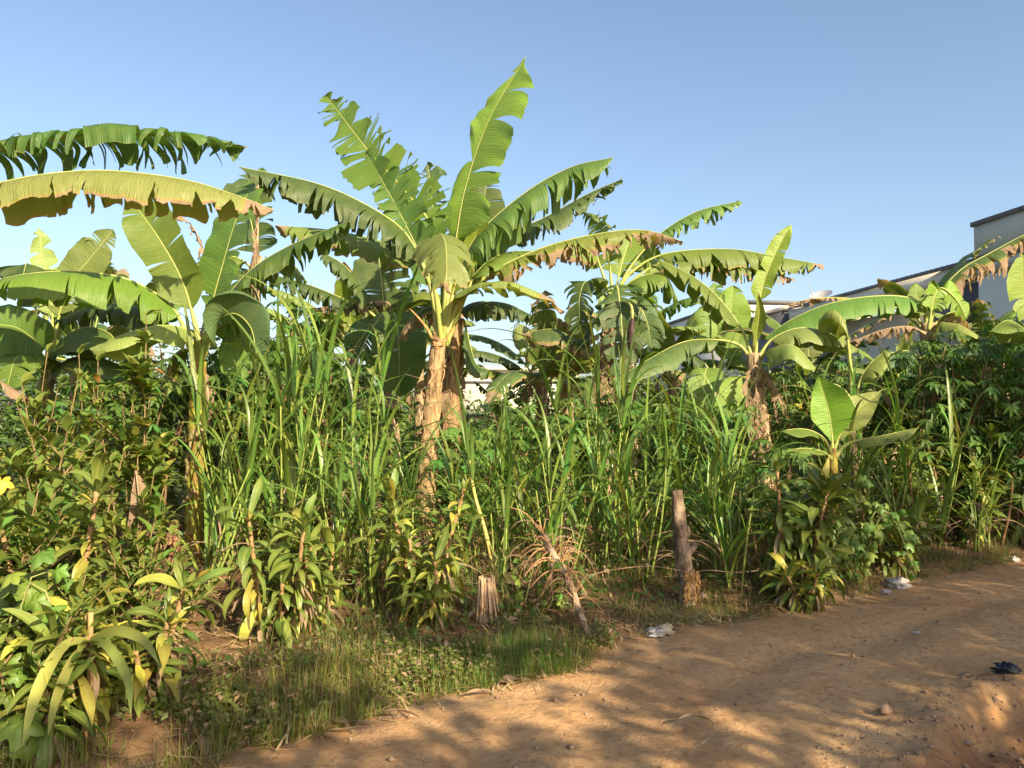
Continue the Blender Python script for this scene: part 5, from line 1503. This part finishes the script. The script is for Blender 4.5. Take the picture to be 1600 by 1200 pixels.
# weeds: small leaves close to the ground, all through the plot
def leaf_cloud(C, size, rs, up=0.6, aspect=.5):
    """two-faced folded leaves at the points C"""
    n = len(C)
    d = norm(rs.normal(0, 1, (n, 3)) * np.array([1, 1, .6]))
    nr = norm(rs.normal(0, 1, (n, 3)) + np.array([0, 0, up * 2]))
    sd = norm(np.cross(d, nr)); nr = np.cross(sd, d)
    s = size * rs.uniform(.6, 1.4, n)[:, None]
    p0, p2 = C, C + d * s - nr * s * .12
    mid = C + d * s * .45 - nr * s * .04
    a_, b_ = mid + sd * s * aspect * .5 + nr * s * .10, mid - sd * s * aspect * .5 + nr * s * .10
    V = np.stack([p0, a_, p2, b_], 1).reshape(-1, 3)
    i = np.arange(n) * 4
    F = np.concatenate([np.stack([i, i + 1, i + 2], -1), np.stack([i, i + 2, i + 3], -1)])
    return V, F
rs = np.random.default_rng(8)
n = 52000
wx = rs.uniform(-6.5, 9.5, n); wy = rs.uniform(3.4, 13, n)
ws, wn_ = road_sn(wx, wy)
k = (wn_ < -.45) & (np.abs(wx) < wy * .72 + .6) & (VN(wx * 1.4, wy * 1.4) > rs.uniform(-.45, .35, n)) & ~(open_patch(wx, wy) & (rs.random(n) < .85))
wx, wy = wx[k], wy[k]
hz = (.10 + .42 * smooth01(-.5, -2.5, wn_[k])) * (0.5 + 1.2 * (VN(wx * 1.9 + 3, wy * 1.9) + .5))
C_ = np.stack([wx, wy, ground_h(wx, wy) + rs.random(len(wx)) ** 1.3 * hz], -1)
V, F = leaf_cloud(C_, .065, rs)
tag(obj('undergrowth', np_mesh('undergrowth', V, F, M['shrub'], None, np.repeat(np.where(rs.random(len(wx)) < .16, .7, 0), 4)), None, (.06, .115, .025)), 'low leafy undergrowth covering the plot soil', 'undergrowth', kind='stuff')
n = 16000
vs_ = rs.uniform(-1.2, 2.6, n); vn_ = -np.abs(rs.normal(.1, .35, n))
vn_ = vn_ - .06 + np.interp(vs_, EDGE_S, EDGE_N)
vx = RO[0] + RE[0] * vs_ + RN[0] * vn_; vy = RO[1] + RE[1] * vs_ + RN[1] * vn_
k = VN(vx * 3 + 11, vy * 3) > rs.uniform(-.3, .4, n)
vx, vy = vx[k], vy[k]
V, F = leaf_cloud(np.stack([vx, vy, ground_h(vx, vy) + rs.random(len(vx)) * .1], -1), .032, rs, .9, .6)
tag(obj('verge_weeds', np_mesh('verge_weeds', V, F, M['shrub'], None, np.repeat(np.where(rs.random(len(vx)) < .25, .6, 0), 4)), None, (.10, .17, .035)), 'small leafy weeds between the verge grass', 'weeds', kind='stuff')
# straw and dry leaf litter
n = 22000
lx = rs.uniform(-6, 8, n); ly = rs.uniform(3.2, 9.5, n)
ls, ln = road_sn(lx, ly)
pr = np.where(ln < -.35, .55, np.where(ln < .12, .55, .014))
pr = pr * np.where(open_patch(lx, ly), 1.9, .8)
k = (rs.random(n) < pr) & (np.abs(lx) < ly * .72 + .4) & (ln < 2.5)
lx, ly = lx[k], ly[k]
es = rs.uniform(-1, 9, 2600); en = rs.normal(-.12, .14, 2600)          # swept up along the edge of the track
kk = VN(es * 2.1, en * 3 + 5) > rs.uniform(-.35, .3, 2600)
es, en = es[kk], en[kk] + np.interp(es[kk], EDGE_S, EDGE_N)
lx = np.concatenate([lx, RO[0] + RE[0] * es + RN[0] * en]); ly = np.concatenate([ly, RO[1] + RE[1] * es + RN[1] * en])
m_ = len(lx)
V, F, per = blade_field(lx, ly, ground_h(lx, ly) + rs.uniform(.004, .03, m_), rs.uniform(.04, .22, m_), rs.uniform(.003, .014, m_), rs.uniform(0, 6.28, m_), rs.uniform(1.3, 1.65, m_), rs.uniform(-.2, .25, m_))
tag(obj('straw_litter', np_mesh('straw_litter', V, F, M['straw']), None, (1, 1, 1)), 'dry straw and leaf litter strewn over the soil', 'litter', kind='stuff')
# pebbles and crumbs of soil on the track
n = 16000
bx = rs.uniform(-2, 8, n); by = rs.uniform(2.6, 9.5, n)
bs, bn = road_sn(bx, by)
k = (bn > -.5) & (bn < 3.4) & (rs.random(n) < np.where(bn > 1.5, 1.0, .35))
bx, by = bx[k], by[k]; m_ = len(bx)
sz = rs.lognormal(math.log(.0048), .5, m_) * np.where(bn[k] > 1.5, 1.7, 1)
oc = np.array([(1, 0, 0), (0, 1, 0), (-1, 0, 0), (0, -1, 0), (0, 0, .8), (0, 0, -.6)], float)
V = (oc[None] * rs.uniform(.6, 1.3, (m_, 6, 1)) * sz[:, None, None]) + np.stack([bx, by, ground_h(bx, by) + sz * .25], -1)[:, None, :]
fo = np.array([(0, 1, 4), (1, 2, 4), (2, 3, 4), (3, 0, 4), (1, 0, 5), (2, 1, 5), (3, 2, 5), (0, 3, 5)])
F = (fo[None] + (np.arange(m_) * 6)[:, None, None]).reshape(-1, 3)
tag(obj('pebbles', np_mesh('pebbles', V.reshape(-1, 3), F, M['pebble']), None, (1, 1, 1)), 'crumbs of soil and small pebbles on the track', 'pebbles', kind='stuff')

# ------------------------------------------------------------------ far bushes closing the back of the plot
def far_bush(px, Y, h, w, label, seed, col):
    b0 = Vector(((px - 800) / F_PX * Y, Y, gz((px - 800) / F_PX * Y, Y)))
    e = tag(empty('far_bush', b0), label, 'bush', 'bushes closing the back of the plot')
    rs = np.random.default_rng(seed)
    mb = MB()
    for k in range(5):
        a = rs.uniform(0, 6.28)
        mb.tube(spline([(0, 0, -.05), (math.cos(a) * w * .2, math.sin(a) * w * .2, h * .4), (math.cos(a) * w * .4, math.sin(a) * w * .4, h * .8)], 8), np.linspace(.05, .015, 8), 6)
    mb.build('trunk', M['twig'], e, True, (1, 1, 1))
    cs = np.stack([rs.normal(0, w * .38, 26), rs.normal(0, w * .3, 26), rs.uniform(h * .2, h * .88, 26)], -1)
    pts = np.concatenate([c + rs.normal(0, 1, (150, 3)) * np.array([w * .16, w * .16, h * .09]) for c in cs])
    pts = pts[(pts[:, 2] > .03)]
    V, F = leaf_cloud(pts, .14, rs)
    o = obj('crown', np_mesh('crown', V, F, M['shrub'], None, np.zeros(len(V))), e, col)
    return e
for i, (px_, Y_, h_, w_, lab) in enumerate((
    (-60, 15, 2.6, 3.0, 'far bush behind the left edge plants'), (90, 17, 2.4, 3.2, 'far bush behind the low left banana plant'), (260, 16, 2.5, 3.0, 'far bush seen between left banana leaves'),
    (420, 18, 2.5, 3.2, 'far bush behind the tall cassava'), (560, 17, 2.3, 3.0, 'far bush left behind the central stem'), (690, 20, 1.5, 3.2, 'low far bush behind the central stems'),
    (800, 22, 1.4, 3.4, 'low far bush before the cream building'), (930, 20, 2.2, 3.2, 'far bush behind the banana bud plant'), (1060, 18, 2.2, 3.0, 'far bush below the far white house'),
    (1180, 17, 2.3, 3.0, 'far bush below the slate block'), (1310, 16, 2.3, 3.0, 'far bush below the terrace house roof'), (1440, 15, 2.3, 3.0, 'far bush behind the right banana plant'), (1580, 14, 2.4, 3.0, 'far bush behind the right edge cassava'),
)):
    far_bush(px_, Y_, h_, w_, lab, 2000 + i, [(.06, .115, .025), (.08, .14, .03), (.05, .10, .03)][i % 3])

# ------------------------------------------------------------------ trees on the near side of the track: their shade falls over it
def shade_tree(x, y, h, crown_lo, w, nleaf, label, seed, clumps=15):
    z0 = gz(x, y)
    e = tag(empty('shade_tree', (x, y, z0)), label, 'tree', 'trees on the near side of the track')
    rs = np.random.default_rng(seed)
    mb = MB()
    mb.tube(spline([(0, 0, -.1), (.08, .05, h * .25), (-.05, .1, h * .5), (0, 0, h * .8)], 16), np.linspace(.16, .05, 16), 9)
    cs = []
    for k in range(clumps):
        a = rs.uniform(0, 6.28); r_ = w * math.sqrt(rs.random())
        c = np.array([math.cos(a) * r_, math.sin(a) * r_, rs.uniform(crown_lo, h)])
        cs.append(c)
        b0 = np.array([0, 0, max(crown_lo * .6, c[2] - 1.0 - r_ * .4)])
        mb.tube(spline([b0, (b0 + c) / 2 + np.array([0, 0, .15]), c], 7), np.linspace(.045, .012, 7), 5)
    mb.build('trunk', M['bark'], e, True, (.8, .75, .7))
    pts = np.concatenate([c + rs.normal(0, 1, (nleaf // clumps, 3)) * np.array([.34, .34, .12]) for c in cs])
    V, F = leaf_cloud(pts, .2, rs)
    obj('crown', np_mesh('crown', V, F, M['shrub'], None, np.zeros(len(V))), e, (.06, .11, .03))
    return e
TREES = [  # (s along the road, n across, height, crown base, crown radius, leaves)
    (-3.4, 9.2, 4.7, 3.6, 1.7, 3000), (-0.3, 9.4, 5.0, 3.6, 1.8, 2700), (2.7, 9.6, 5.3, 3.6, 1.8, 2500), (5.6, 9.8, 5.9, 3.5, 2.0, 3400), (8.8, 9.4, 6.4, 3.2, 2.1, 8000), (12.2, 9.6, 6.6, 3.2, 2.1, 8000), (15.4, 9.0, 6.4, 3.2, 2.0, 7000),
]
LAB = ['first', 'second', 'third', 'fourth', 'fifth', 'sixth', 'seventh']
for i, (s_, n_, h_, cl, w_, nl) in enumerate(TREES):
    x_, y_ = sn_xy(s_, n_)
    shade_tree(x_, y_, h_, cl, w_, nl, f'{LAB[i]} shade tree from the left on the near side of the track', 3000 + i)
